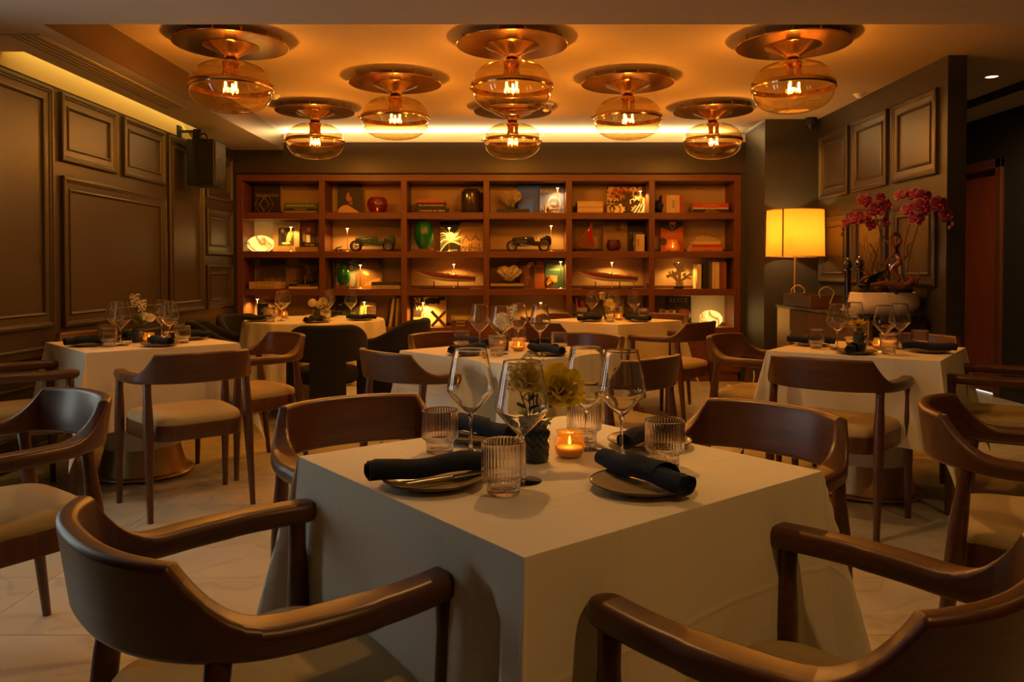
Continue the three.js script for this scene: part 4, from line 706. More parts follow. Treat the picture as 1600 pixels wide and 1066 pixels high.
  stemO('left orchid stem crowded with magenta blooms', [-0.03, 0, 0.0], [[0, 0, 0], [0.02, 0.25, 0.01], [-0.02, 0.47, 0.02], [-0.07, 0.56, 0.04], [-0.20, 0.585, 0.06], [-0.31, 0.5, 0.07]],
    [[-0.145, 0.645, 0.07, -0.2, 1.05], [-0.06, 0.585, 0.09, 0.1, 1.25], [0.02, 0.615, 0.06, 0.4, 1.1], [-0.2, 0.525, 0.08, -0.4, 1.15], [0.015, 0.5, 0.06, 0.7, 0.95], [-0.125, 0.53, 0.05, -0.9, 0.9], [-0.275, 0.49, 0.08, -0.8, 0.75], [-0.085, 0.475, 0.06, 0.3, 0.95], [-0.01, 0.67, 0.03, 0.2, 0.8]], [[-0.305, 0.41, 0.07], [-0.3, 0.45, 0.07]]);
  stemO('middle orchid stem with magenta blooms high at its top', [0.11, 0, 0.1], [[0, 0, 0], [-0.03, 0.3, 0.03], [-0.02, 0.52, 0.12], [-0.02, 0.63, 0.22], [-0.07, 0.67, 0.2], [-0.15, 0.66, 0.17]],
    [[-0.02, 0.646, 0.28, 0.1, 1.15], [-0.1, 0.562, 0.24, -0.5, 1.0], [-0.062, 0.668, 0.22, -0.6, 0.9], [-0.135, 0.664, 0.18, -1.0, 0.85]], []);
  stemO('right orchid stem arching out with magenta blooms and pale buds', [0.11, 0, 0.1], [[0, 0, 0], [0.0, 0.25, 0.05], [0.0, 0.45, 0.16], [-0.01, 0.57, 0.28], [0.05, 0.58, 0.33], [0.12, 0.46, 0.38]],
    [[0.089, 0.515, 0.36, 0.3, 1.1], [0.048, 0.589, 0.34, 0.1, 1.25], [-0.042, 0.577, 0.31, -0.1, 1.3], [-0.065, 0.50, 0.27, -0.3, 1.05]], [[0.12, 0.458, 0.38], [0.1, 0.435, 0.38]]);
  const big = thing('orchid_leaves', 'broad green leaves at the left of the orchid bowl', 'leaves', [oX - 0.13, H + 0.17, oZ]); for (const [a, tl, l] of [[0.3, 0.3, 0.26], [-0.6, 0.7, 0.2], [2.2, 0.6, 0.18]]) { const g = leafGeo(0.085, l, 0.6); g.rotateX(tl); g.rotateY(a); part('leaf', g, M.leaf, big); }
  const sp = thing('plant_spotlight', 'small glowing spotlight hidden among the orchid stems', 'light', [oX + 0.02, H + 0.33, oZ + 0.02]); part('lamp_body', cyl(0.016, 0.014, 0.04, 16).rotateX(-0.9), M.black, sp); part('lens', new THREE.SphereGeometry(0.011, 14, 10).translate(0.0, 0.03, 0.04), std({ color: 0, emissive: lin(1, 0.85, 0.5), emissiveIntensity: 8 }), sp);
  const pl = new THREE.PointLight(new THREE.Color().setRGB(1, 0.75, 0.4), 0.09); pl.position.set(oX + 0.02, H + 0.36, -(oZ + 0.02) + 0.04); pl.castShadow = true; scene.add(pl);
  const cord = thing('power_cord', 'white lamp cord trailing on the floor beside the bookcase', 'cord', [2.3, 0, 8.0]); part('cable', tube([[-0.12, 0.008, 0.1], [0.0, 0.01, 0.22], [0.06, 0.06, 0.2], [0.1, 0.16, 0.12], [0.06, 0.24, 0.06]], 0.006, 30, 8), M.white, cord); part('plug', box(0.05, 0.03, 0.035, -0.14, 0.016, 0.09, 0.006), M.white, cord);
}

// ---------------------------------------------------------------- bookcase and everything on it
const SH = [0, 1.777, 1.371, 0.9755, 0.57];   // heights of the shelf tops, row 1 at the top
{
  const b = thing('bookcase', 'wide red-brown wooden bookcase with six bays of lit open shelves', 'bookcase', [0, 0, 0]);
  const xs = [-2.847, -1.991, -1.131, -0.268, 0.597, 1.465, 2.358], F = ZB, K = 8.72;
  xs.forEach((x, i) => part('upright', bx(x - (i ? 0.031 : 0.036), x + (i < 6 ? 0.031 : 0.04), 0.1, 2.172, F, K, 0.004), M.shelfWood, b));
  part('top_board', bx(-2.883, 2.398, 2.105, 2.172, F - 0.001, K, 0.004), M.shelfWood, b);
  part('cornice', bx(-2.89, 2.40, 2.172, 2.19, F + 0.02, K, 0.003), M.black, b);
  for (let i = 0; i < 6; i++) {
    const x0 = xs[i] + 0.0305, x1 = xs[i + 1] - 0.0305;
    for (let r = 1; r <= 4; r++) part('shelf', bx(x0, x1, SH[r] - 0.068, SH[r], F + 0.003, K - 0.015, 0.003), M.shelfWood, b);
    part('back_panel', bx(x0, x1, 0.5, 2.11, K - 0.012, K), M.backPanel, b);
    part('back_rail', [1, 2, 3, 4].map((r) => bx(x0, x1, SH[r], SH[r] + 0.03, K - 0.026, K - 0.012)), M.shelfWood, b);
    const d = part('base_door', bx(x0, x1, 0.1, 0.5, F + 0.02, F + 0.045, 0.004), M.shelfWood, b); part('door_edge', bx((x0 + x1) / 2 - 0.002, (x0 + x1) / 2 + 0.002, 0.105, 0.495, F + 0.0185, F + 0.021), M.black, d);
  }
  part('plinth', bx(-2.87, 2.385, 0, 0.1, F + 0.03, K), M.shelfWood, b);
}
function paint(w, h, draw) {
  const c = document.createElement('canvas'); c.width = w; c.height = h; const g = c.getContext('2d'); draw(g, w, h);
  const t = new THREE.CanvasTexture(c); t.colorSpace = THREE.SRGBColorSpace; t.magFilter = THREE.LinearFilter; return t;
}
const fill = (g, c, x, y, w, h) => { g.fillStyle = c; g.fillRect(x, y, w, h); };
const word = (g, s, c, x, y, px, font = 'bold', fam = 'serif', align = 'center') => { g.fillStyle = c; g.font = `${font} ${px}px ${fam}`; g.textAlign = align; g.fillText(s, x, y); };
const oval = (g, c, x, y, rx, ry, a = 0) => { g.fillStyle = c; g.beginPath(); g.ellipse(x, y, rx, ry, a, 0, 7); g.fill(); };
const line = (g, c, w, ...p) => { g.strokeStyle = c; g.lineWidth = w; g.beginPath(); g.moveTo(p[0], p[1]); for (let i = 2; i < p.length; i += 2) g.lineTo(p[i], p[i + 1]); g.stroke(); };
const speck = (g, c, n, x, y, w, h, r) => { for (let i = 0; i < n; i++) oval(g, Array.isArray(c) ? c[i % c.length] : c, x + rnd() * w, y + rnd() * h, r * (0.4 + rnd()), r * (0.3 + rnd()), rnd() * 3); };
const COVERS = {
  hamptons: ['#2a211a', (g, w, h) => { speck(g, ['#3a3022', '#2f271c'], 60, 0, 0, w, h * 0.35, 9); word(g, 'THE', '#8a7a5c', w * 0.18, h * 0.36, 11); word(g, 'HAMPTONS', '#a3906c', w / 2, h * 0.42, 19); }],
  tanphoto: ['#a88a5c', (g, w, h) => { word(g, 'THE INVENTION', '#7a6038', w / 2, 16, 13); fill(g, '#3a3026', w * 0.2, h * 0.2, w * 0.6, h * 0.6); oval(g, '#c8b48a', w * 0.36, h * 0.3, 9, 10); oval(g, '#b9a47a', w * 0.62, h * 0.5, 12, 34, 0.3); oval(g, '#15110d', w * 0.4, h * 0.56, 12, 24); oval(g, '#e8d8b0', w * 0.5, h * 0.72, 22, 6); }],
  collage: ['#4a3426', (g, w, h) => { fill(g, '#8a5a3a', 0, 0, w, h * 0.38); oval(g, '#d8b890', w * 0.55, h * 0.25, 14, 20); fill(g, '#201812', 0, h * 0.38, w, h * 0.3); for (let i = 0; i < 5; i++) fill(g, '#a08a68', 6, h * (0.42 + i * 0.05), w * (0.4 + 0.1 * (i % 3)), 3); fill(g, '#c8b088', w * 0.4, h * 0.42, w * 0.25, h * 0.55); }],
  artflying: ['#4a4032', (g, w, h) => { word(g, 'ART', '#241d15', w * 0.5, h * 0.22, 30, 'normal'); word(g, 'FLYING', '#241d15', w * 0.5, h * 0.42, 27, 'normal'); oval(g, '#7a6038', w * 0.5, h * 0.72, 44, 8); line(g, '#15110d', 4, w * 0.3, h * 0.62, w * 0.34, h * 0.74); line(g, '#15110d', 4, w * 0.62, h * 0.62, w * 0.66, h * 0.74); }],
  arcdisc: ['#3d2f20', (g, w, h) => { oval(g, '#6a5636', w * 0.2, h * 0.4, 48, 60); oval(g, '#3d2f20', w * 0.1, h * 0.5, 40, 56); oval(g, '#0d0a08', w * 0.95, h * 0.6, 34, 40); }],
  plaintan: ['#6a4a28', (g, w, h) => { line(g, '#3a2614', 6, 0, h * 0.1, w, h * 0.04); fill(g, '#a07a40', w * 0.1, h * 0.3, w * 0.5, h * 0.6); }],
  portrait: ['#0d0907', (g, w, h) => { oval(g, '#2a160c', w * 0.55, h * 0.3, 26, 32); oval(g, '#b06a3c', w * 0.47, h * 0.42, 17, 25, 0.15); oval(g, '#1c100a', w * 0.62, h * 0.3, 20, 26); fill(g, '#8a4c2a', w * 0.46, h * 0.55, 18, 22); g.fillStyle = '#c9a070'; g.beginPath(); g.moveTo(0, h); g.quadraticCurveTo(2, h * 0.7, w * 0.4, h * 0.7); g.quadraticCurveTo(w * 0.75, h * 0.86, w * 0.95, h); g.fill(); oval(g, '#3a1c10', w * 0.42, h * 0.41, 3, 1.5); oval(g, '#7a2c1c', w * 0.42, h * 0.52, 4, 2); }],
  greyphoto: ['#56544c', (g, w, h) => { speck(g, ['#2a2924', '#77746a', '#3a3832'], 60, 0, 0, w, h * 0.5, 12); oval(g, '#a8a294', w * 0.75, h * 0.3, 12, 14); oval(g, '#8f8b80', w * 0.8, h * 0.7, 18, 40); fill(g, '#1d1c18', 0, 0, 10, h); }],
  grand: ['#4a2c16', (g, w, h) => { const gr = g.createLinearGradient(0, h * 0.3, 0, h); gr.addColorStop(0, '#4a2c16'); gr.addColorStop(1, '#b08040'); fill(g, gr, 0, h * 0.3, w, h * 0.7); word(g, 'ROMANTIC', '#8a6038', w / 2, h * 0.1, 9); word(g, 'THE GRAND', '#a8783c', w / 2, h * 0.2, 14); word(g, 'GRAND TOUR HOTEL', '#a8783c', w / 2, h * 0.28, 9); oval(g, '#d8a860', w * 0.35, h * 0.5, 18, 8, 0.4); oval(g, '#c08c48', w * 0.6, h * 0.8, 46, 10, -0.4); }],
  blackgreen: ['#1c140c', (g, w, h) => { speck(g, ['#26380f', '#3a5214'], 30, 0, h * 0.55, w, h * 0.45, 12); line(g, '#a89468', 3, w * 0.15, h * 0.3, w * 0.4, h * 0.22, w * 0.75, h * 0.36); oval(g, '#a89468', w * 0.2, h * 0.29, 9, 5); }],
  paleframe: ['#b58a4c', (g, w, h) => { fill(g, '#7a5426', 0, 0, w, 7); fill(g, '#7a5426', 0, 0, 7, h); fill(g, '#7a5426', w - 7, 0, 7, h); fill(g, '#7a5426', 0, h - 7, w, 7); line(g, '#6a4a22', 3, w * 0.5, h * 0.2, w * 0.45, h * 0.5, w * 0.6, h * 0.8); oval(g, '#d8b474', w * 0.5, h * 0.55, 20, 26); }],
  swirl: ['#17130f', (g, w, h) => { for (let i = 0; i < 9; i++) { g.strokeStyle = ['#d9c9a4', '#8a7a5a', '#efe2c0'][i % 3]; g.lineWidth = 3 + 3 * (i % 3); g.beginPath(); g.moveTo(0, h * (0.2 + i * 0.1)); g.bezierCurveTo(w * 0.3, h * (0.1 + i * 0.07), w * 0.5, h * (0.9 - i * 0.04), w, h * (0.05 + i * 0.09)); g.stroke(); } oval(g, '#e8d4a4', w * 0.5, h * 0.5, 26, 30); word(g, 'Monsoon', '#efe6d0', w * 0.62, h * 0.97, 13, 'bold', 'sans-serif'); }],
  newyork: ['#b08a55', (g, w, h) => { word(g, 'New York', '#6a4420', w * 0.45, h * 0.17, 24, 'normal'); line(g, '#3a2614', 4, 12, h, 12, h * 0.62, 30, h * 0.48, 50, h * 0.62, 50, h); line(g, '#3a2614', 4, 62, h, 62, h * 0.62, 84, h * 0.46, 106, h * 0.62, 106, h); oval(g, '#c89a58', w * 0.3, h * 0.72, 40, 9, -0.3); oval(g, '#c89a58', w * 0.72, h * 0.66, 28, 8, 0.2); fill(g, '#8a2c1a', w * 0.66, h * 0.32, 6, 18); fill(g, '#8a6a3c', 0, h * 0.84, w, h * 0.16); speck(g, ['#4a341c', '#c8a870'], 40, 0, h * 0.84, w, h * 0.15, 4); }],
  hat: ['#c9b083', (g, w, h) => { fill(g, '#3a2a1e', 0, 0, w * 0.3, h * 0.7); word(g, 'M', '#e8dcc0', w * 0.12, h * 0.22, 30); word(g, 'W', '#e8dcc0', w * 0.16, h * 0.46, 30); oval(g, '#17100b', w * 0.58, h * 0.16, 30, 16); oval(g, '#e2cfa8', w * 0.6, h * 0.28, 17, 22); oval(g, '#17100b', w * 0.6, h * 0.15, 24, 10); oval(g, '#e8d8b0', w * 0.55, h * 0.72, 40, 54); oval(g, '#1c140e', w * 0.86, h * 0.05, 16, 8); }],
  blue: ['#2f5cff', (g, w, h) => { word(g, 'STELLAR', '#4a74ff', w * 0.5, h * 0.55, 15); }],
  formula: ['#5470e0', (g, w, h) => { fill(g, '#17151c', 0, 0, w, h * 0.1); word(g, 'FORMULA 1', '#d8a040', w * 0.5, h * 0.26, 22, 'bold', 'sans-serif'); for (let i = 0; i < 7; i++) fill(g, '#6a5a48', 8, h * (0.32 + i * 0.04), w * 0.85, 2); oval(g, '#9aa0d8', w * 0.6, h * 0.66, 38, 44); oval(g, '#5470e0', w * 0.6, h * 0.62, 26, 26); oval(g, '#b8b4cc', w * 0.58, h * 0.66, 18, 12); speck(g, ['#5a5678', '#8a86a0'], 30, 0, h * 0.7, w, h * 0.3, 8); }],
  cat: ['#4a2412', (g, w, h) => { oval(g, '#7a4420', w * 0.4, h * 0.4, 34, 44); oval(g, '#c89860', w * 0.42, h * 0.2, 20, 12, -0.6); oval(g, '#2a140a', w * 0.5, h * 0.45, 14, 34); for (let i = 0; i < 12; i++) line(g, '#a86a34', 2, w * 0.35, h * (0.3 + i * 0.05), w * (0.02 + 0.02 * i), h * (0.25 + i * 0.06)); for (let i = 0; i < 5; i++) line(g, '#b8783c', 3, w * 0.72 + i * 8, h * 0.1, w * 0.68 + i * 8, h * 0.28); fill(g, '#8a4a22', w * 0.6, h * 0.5, w * 0.4, h * 0.5); }],
  teal: ['#2f5a4c', (g, w, h) => { word(g, 'Vittorio', '#c8a848', w * 0.5, h * 0.22, 25, 'bold'); word(g, 'POSTCARDS', '#a8b490', w * 0.5, h * 0.37, 12); fill(g, '#c89a58', w * 0.1, h * 0.55, w * 0.55, h * 0.24); speck(g, ['#a84a24', '#e8c888'], 12, w * 0.14, h * 0.58, w * 0.45, h * 0.18, 5); }],
  bike: ['#c9a565', (g, w, h) => { speck(g, ['#3a2c1c', '#5a4426', '#e0c48a'], 130, 0, 0, w, h * 0.7, 5); word(g, 'BIKE', '#b0301a', w * 0.4, h * 0.18, 25, 'bold', 'sans-serif'); word(g, 'BOOK', '#b0301a', w * 0.4, h * 0.34, 25, 'bold', 'sans-serif'); g.strokeStyle = '#1c140c'; g.lineWidth = 3; for (const x of [0.05, 0.22]) { g.beginPath(); g.arc(w * x, h * 0.84, 17, 0, 7); g.stroke(); } line(g, '#1c140c', 3, w * 0.06, h * 0.8, w * 0.16, h * 0.66, w * 0.22, h * 0.84); for (let i = 0; i < 6; i++) line(g, i % 2 ? '#e8dcc8' : '#2c3050', 7, w * (0.66 + i * 0.05), h, w * (0.86 + i * 0.03), h * 0.64); }],
  beige: ['#8a6a42', (g, w, h) => { oval(g, '#5a422a', w * 0.66, h * 0.18, 22, 20); oval(g, '#4a3420', w * 0.62, h * 0.26, 10, 8); oval(g, '#a07c50', w * 0.8, h * 0.14, 12, 16); }],
  weiwei: ['#0f0c0a', (g, w, h) => { word(g, 'AI WEIWEI', '#b8a98a', w * 0.46, h * 0.4, 20, 'normal', 'sans-serif'); oval(g, '#8a7a5c', w * 0.34, h * 0.5, 3, 3); fill(g, '#c8b48a', w * 0.3, h * 0.66, w * 0.16, h * 0.14); }],
  palepicture: ['#b8a070', (g, w, h) => { fill(g, '#1f1913', w * 0.12, h * 0.2, w * 0.5, h * 0.7); }],
  fashion: ['#a8541f', (g, w, h) => { g.fillStyle = '#1a0f0a'; g.beginPath(); g.moveTo(0, 0); g.lineTo(w, 0); g.lineTo(w, h * 0.12); g.lineTo(w * 0.55, h * 0.32); g.lineTo(0, h * 0.18); g.fill(); oval(g, '#b8703c', w * 0.55, 2, 16, 14); line(g, '#e0b070', 2, w * 0.38, 4, w * 0.52, h * 0.28, w * 0.68, 4); word(g, 'FASHION', '#c8762c', w / 2, h * 0.47, 24, 'normal'); oval(g, '#2a140a', w * 0.1, h * 0.66, 20, 22); oval(g, '#8a3c18', w * 0.8, h * 0.8, 26, 30); }],
  revue: ['#2a140c', (g, w, h) => { word(g, 'REVUE', '#d0a878', w * 0.5, h * 0.2, 30, 'normal'); fill(g, '#6a4026', 14, h * 0.25, w - 28, 3); oval(g, '#4a2414', w * 0.5, h * 0.65, 40, 46); }],
};
const printed = {};
function boards(w, h, t, mat) {   // hard cover: two boards and a spine; local x across, y up, z out of the front cover
  return [box(w, h, 0.0025, 0, h / 2, t / 2 - 0.00125), box(w, h, 0.0025, 0, h / 2, -t / 2 + 0.00125), box(0.003, h, t - 0.004, -w / 2 + 0.0015, h / 2, 0)];
}
const bookMats = {};
const bookMat = (c) => (bookMats[c] ??= std({ color: new THREE.Color(c), roughness: 0.55 }));
function faceBook(label, X, row, w, h, Z, key) {
  const [c, draw] = COVERS[key], t = 0.026, lean = 0.07, o = thing(key === 'paleframe' ? 'framed_print' : 'book', label, key === 'paleframe' ? 'picture' : 'book', [X, SH[row] + 0.001, Z], 0, 'books standing face out');
  o.rotation.x = -lean;
  part('cover', boards(w, h, t), bookMat(c), o); part('page_block', box(w - 0.006, h - 0.006, t - 0.006, 0.002, h / 2, 0), M.pages, o);
  const cw = 128, ch = Math.round(128 * h / w), map = paint(cw, ch, (g) => { fill(g, c, 0, 0, cw, ch); draw(g, cw, ch); });
  const p = part('printed_front', new THREE.PlaneGeometry(w - 0.001, h - 0.001), std({ map, roughness: 0.5 }), o); p.position.set(0, h / 2, t / 2 + 0.0006);
}
function titleMap(c, s, tc, w, h) { return paint(w, h, (g) => { fill(g, c, 0, 0, w, h); let px = h * 0.62; g.font = `bold ${px}px serif`; const tw = g.measureText(s).width; if (tw > w * 0.86) px *= w * 0.86 / tw; word(g, s, tc, w / 2, h * 0.5 + px * 0.34, px); }); }
function stackBooks(row, Z, group, list) {
  let y = SH[row] + 0.0008; const d = 0.2;
  for (const [X, w, t, c, s, tc, label] of list) {
    const o = thing('book', label, 'book', [X, y, Z + d / 2], rr(-0.02, 0.02), list.length > 1 ? group : undefined);
    part('cover', [box(w, 0.0022, d, 0, t - 0.0011, 0), box(w, 0.0022, d, 0, 0.0011, 0), box(w, t - 0.0044, 0.003, 0, t / 2, d / 2 - 0.0015)], bookMat(c), o);
    part('page_block', box(w - 0.006, t - 0.005, d - 0.008, 0, t / 2, -0.002), M.pages, o);
    if (s) { const p = part('printed_spine', new THREE.PlaneGeometry(w - 0.002, t - 0.001), std({ map: titleMap(c, s, tc, 256, Math.max(16, Math.round(256 * t / w))), roughness: 0.6 }), o); p.position.set(0, t / 2, d / 2 + 0.0006); }
    y += t + 0.0006;
  }
}
function spineBooks(row, Z, group, list) {
  const d = 0.18;
  for (const [X, t, h, c, s, label, lean] of list) {
    const o = thing('book', label, 'book', [X, SH[row] + 0.001 + Math.abs(Math.sin(lean)) * t / 2, Z + d / 2], 0, group); o.rotation.z = lean;
    part('cover', [box(0.0022, h, d, t / 2 - 0.0011, h / 2, 0), box(0.0022, h, d, -t / 2 + 0.0011, h / 2, 0), box(t - 0.0044, h, 0.003, 0, h / 2, d / 2 - 0.0015)], bookMat(c), o);
    part('page_block', box(t - 0.005, h - 0.006, d - 0.008, 0, h / 2, -0.002), M.pages, o);
    if (s) { const p = part('printed_spine', new THREE.PlaneGeometry(t - 0.001, h - 0.002), std({ map: paint(32, Math.round(32 * h / t), (g, ) => { const H = Math.round(32 * h / t); fill(g, c, 0, 0, 32, H); g.translate(16, H / 2); g.rotate(Math.PI / 2); word(g, s, '#2c1c10', 0, 8, 22, 'bold', 'sans-serif'); }), roughness: 0.6 }), o); p.position.set(0, h / 2, d / 2 + 0.0006); }
  }
}
function shelfLamp(X, row, Z, h, where) {
  const o = thing('stick_lamp', `thin brass stick lamp with a tiny lit head ${where}`, 'lamp', [X, SH[row], Z], 0, 'stick lamps on the bookcase');
  part('base', lathe([[0, 0], [0.03, 0], [0.03, 0.004], [0.012, 0.008], [0.004, 0.018], [0, 0.018]], 24), M.brassSatin, o);
  part('pole', cyl(0.004, 0.004, h - 0.014, 10, 0.006), M.brassSatin, o);
  part('head', lathe([[0, h - 0.011], [0.005, h - 0.0125], [0.0145, h - 0.008], [0.0155, h - 0.002], [0.012, h], [0, h]], 24), M.brassSatin, o);
  part('lit_lens', lathe([[0.0055, h - 0.0132], [0.0142, h - 0.0088], [0.0152, h - 0.0065], [0.0157, h - 0.005]], 24), M.pinLight, o);
  const l = new THREE.SpotLight(new THREE.Color().setRGB(...WARM), row === 4 ? 1.4 : 0.95, 0, 1.36, 0.35, 2); l.position.set(X, SH[row] + h - 0.018, -Z + 0.008); l.target.position.set(X, SH[row], -Z + 0.008); l.castShadow = true; l.shadow.radius = 0.5; scene.add(l, l.target);
}
faceBook('dark book with pale lettering standing behind the wire polyhedron', -2.637, 1, 0.283, 0.322, 8.6, 'hamptons');
faceBook('tan book with a black and white picture on its cover, beside the left marbled lamp', -2.437, 2, 0.283, 0.322, 8.6, 'tanphoto');
faceBook('narrow book with dark pictures behind the two lying books', -2.212, 2, 0.16, 0.322, 8.64, 'collage');
faceBook('dim brown book with large letters above the two cream books', -2.579, 3, 0.277, 0.315, 8.6, 'artflying');
faceBook('dark book with a pale arc and a black disc on its cover', -2.195, 3, 0.2, 0.322, 8.6, 'arcdisc');
faceBook('small tan book leaning at the lowest left shelf', -2.606, 4, 0.18, 0.285, 8.6, 'plaintan');
faceBook('book with a dark portrait of a woman in a pale blouse', -1.746, 1, 0.27, 0.322, 8.6, 'portrait');
faceBook('book with a grey photograph behind the green egg vase', -1.797, 3, 0.249, 0.322, 8.6, 'greyphoto');
faceBook('brown book with a sunlit photograph behind a thin lamp', -1.538, 3, 0.27, 0.322, 8.6, 'grand');
faceBook('black and green book standing low behind the round table', -1.78, 4, 0.256, 0.32, 8.6, 'blackgreen');
faceBook('small pale framed print lit by a thin lamp', -1.559, 4, 0.173, 0.264, 8.6, 'paleframe');
faceBook('book with an abstract black and white swirl', -0.664, 2, 0.221, 0.322, 8.6, 'swirl');
faceBook('sepia book with a city title and a statue arm', -0.432, 2, 0.242, 0.322, 8.6, 'newyork');
faceBook('white book with a woman in a black hat', -0.888, 4, 0.353, 0.313, 8.6, 'hat');
faceBook('plain deep blue book standing upright', 0.177, 1, 0.229, 0.322, 8.64, 'blue');
faceBook('bluish motor racing book behind the gold plane', 0.429, 1, 0.263, 0.309, 8.6, 'formula');
faceBook('dark brown book with a cat face', 0.218, 3, 0.27, 0.322, 8.6, 'cat');
faceBook('teal book with a yellow title and a small picture', 0.46, 3, 0.2, 0.308, 8.6, 'teal');
faceBook('wide cream book with red letters and a bicycle', 1.227, 1, 0.408, 0.295, 8.6, 'bike');
faceBook('large beige book behind the squat dark red vase', 1.116, 2, 0.263, 0.322, 8.62, 'beige');
faceBook('black book with white capitals', 1.354, 2, 0.208, 0.322, 8.64, 'weiwei');
faceBook('pale book with a dark picture behind the back right table', 1.11, 4, 0.2, 0.299, 8.6, 'palepicture');
faceBook('orange book with a dark neckline on its cover', 1.725, 2, 0.242, 0.322, 8.6, 'fashion');
faceBook('dark brown revue book with pale capitals', 1.801, 4, 0.27, 0.32, 8.6, 'revue');
stackBooks(1, 8.41, 'books stacked at the top left', [[-2.234, 0.345, 0.022, '#8a7346', '', '', 'tan book at the bottom of the top left stack'], [-2.234, 0.345, 0.024, '#1c1710', 'CITYSCAPES LIFE', '#d8c8a0', 'thin black book in the middle of the top left stack'], [-2.234, 0.345, 0.057, '#4a5a22', 'LIVING IN STYLE MUNICH', '#d8c8a0', 'green book on top of the top left stack']]);
stackBooks(2, 8.41, 'books lying beside the left marbled lamp', [[-2.167, 0.237, 0.047, '#a8875a', '', '', 'tan book lying under the thin dark one'], [-2.136, 0.176, 0.047, '#2b2622', 'Design', '#d8c8a0', 'dark design book lying on a tan one']]);
stackBooks(3, 8.41, 'cream books at the left end', [[-2.61, 0.338, 0.035, '#b79a68', 'M. ANDRE BOOK', '#6a4a2a', 'cream book, lower of two at the left end'], [-2.61, 0.338, 0.039, '#b79a68', 'M. ANDRE BOOK', '#6a4a2a', 'cream book, upper of two at the left end']]);
stackBooks(3, 8.41, 'books under the plane model', [[-2.204, 0.311, 0.024, '#c9b58a', '', '', 'cream book lying under the small plane model'], [-2.204, 0.311, 0.024, '#1b1712', 'COUNTRY HOUSE', '#d8c8a0', 'black book lying under the small plane model']]);
stackBooks(3, 8.41, 'books right of the thin lamp', [[-1.332, 0.311, 0.036, '#b7a27a', 'PEARL NECKLACE', '#5a4630', 'cream book under a dark one right of the thin lamp'], [-1.332, 0.311, 0.035, '#2c3038', '', '', 'dark book lying on the cream one right of the thin lamp']]);
stackBooks(1, 8.41, 'books beside the dark jar', [[-0.845, 0.365, 0.047, '#17130f', 'Leonardo da Vinci', '#d8c8a0', 'black book at the bottom of the three beside the dark jar'], [-0.852, 0.311, 0.062, '#2e1f15', 'THE ASTON MARTIN BOOK', '#d8c8a0', 'dark brown book in the middle of the three beside the dark jar'], [-0.859, 0.297, 0.028, '#b2461a', '', '', 'orange book on top of the three beside the dark jar']]);
stackBooks(4, 8.41, 'books behind the centre table glasses', [[-0.541, 0.203, 0.035, '#5a3a28', 'ITALIAN', '#d8c8a0', 'lowest red-brown book behind the centre table glasses'], [-0.541, 0.203, 0.036, '#4a2f28', 'ITALIAN', '#d8c8a0', 'middle red-brown book behind the centre table glasses'], [-0.541, 0.203, 0.047, '#a5925c', 'ITALIAN', '#efe6c8', 'olive book on top, behind the centre table glasses']]);
stackBooks(1, 8.41, 'book under the brain coral', [[0.01, 0.345, 0.043, '#15120f', '', '#d8c8a0', 'black book under the brain coral']]);
stackBooks(3, 8.41, 'books under the pale coral', [[-0.054, 0.352, 0.028, '#14110e', '', '', 'black book under the yellow book'], [-0.054, 0.352, 0.026, '#b08a1c', '', '', 'yellow book under the pale coral fan']]);
stackBooks(4, 8.41, 'books behind the centre wine glass', [[0.22, 0.237, 0.051, '#6a3a22', '', '', 'brown book behind the centre table wine glass'], [0.22, 0.237, 0.054, '#3a2218', '', '', 'dark book behind the centre table wine glass']]);
stackBooks(1, 8.41, 'cream booklets', [[0.825, 0.27, 0.024, '#bfa36a', '', '', 'lowest cream booklet of the short stack beside the bicycle book'], [0.825, 0.27, 0.024, '#c9ae78', '', '', 'second lowest cream booklet of the short stack beside the bicycle book'], [0.825, 0.27, 0.024, '#b89a60', '', '', 'middle cream booklet of the short stack beside the bicycle book'], [0.825, 0.27, 0.024, '#cbb27c', '', '', 'second highest cream booklet of the short stack beside the bicycle book'], [0.825, 0.27, 0.024, '#c2a66e', '', '', 'topmost cream booklet of the short stack beside the bicycle book']]);
stackBooks(1, 8.41, 'books stacked at the top right', [[2.109, 0.379, 0.02, '#1a1613', 'FASHION OF FAMILY', '#d8c8a0', 'black book at the bottom of the top right stack'], [2.099, 0.372, 0.019, '#231d18', 'THE CLASSICS', '#d8c8a0', 'second book from the bottom of the top right stack'], [2.099, 0.372, 0.015, '#c8b791', 'LIVING IN ROME', '#5a4630', 'thin cream book under the orange one'], [2.099, 0.372, 0.044, '#b03a18', 'FOR DESIGN', '#e08a40', 'orange red book on top of the top right stack']]);
stackBooks(2, 8.41, 'books under the shell', [[2.055, 0.338, 0.02, '#a07038', 'LOVE, DESIGN ART', '#4a2a18', 'tan book at the bottom under the shell'], [2.055, 0.338, 0.024, '#c06a24', '', '', 'orange book under the red one'], [2.055, 0.311, 0.028, '#a8301a', '', '', 'red book under the cream one'], [2.062, 0.284, 0.036, '#cbb488', '', '', 'cream book directly under the shell']]);
spineBooks(1, 8.42, 'upright books at the top right', [[1.608, 0.046, 0.188, '#8a5a32', '', 'patterned brown book, first of the upright row at top right', 0], [1.657, 0.05, 0.188, '#c4a878', '', 'cream book, second of the upright row at top right', 0], [1.704, 0.043, 0.188, '#c9b084', 'HOME', 'third upright cream book with dark lettering at top right', 0], [1.748, 0.043, 0.188, '#bfa578', '', 'fourth upright cream book next to the red one', 0], [1.79, 0.04, 0.181, '#a5311d', 'O', 'red book closing the upright row at top right', 0]]);
spineBooks(2, 8.42, 'short cream books', [[1.333, 0.04, 0.181, '#c2a473', 'HOTEL', 'short cream book, left of two before the black book', 0], [1.377, 0.046, 0.181, '#c7ab7b', '', 'short cream book, right of two before the black book', 0]]);
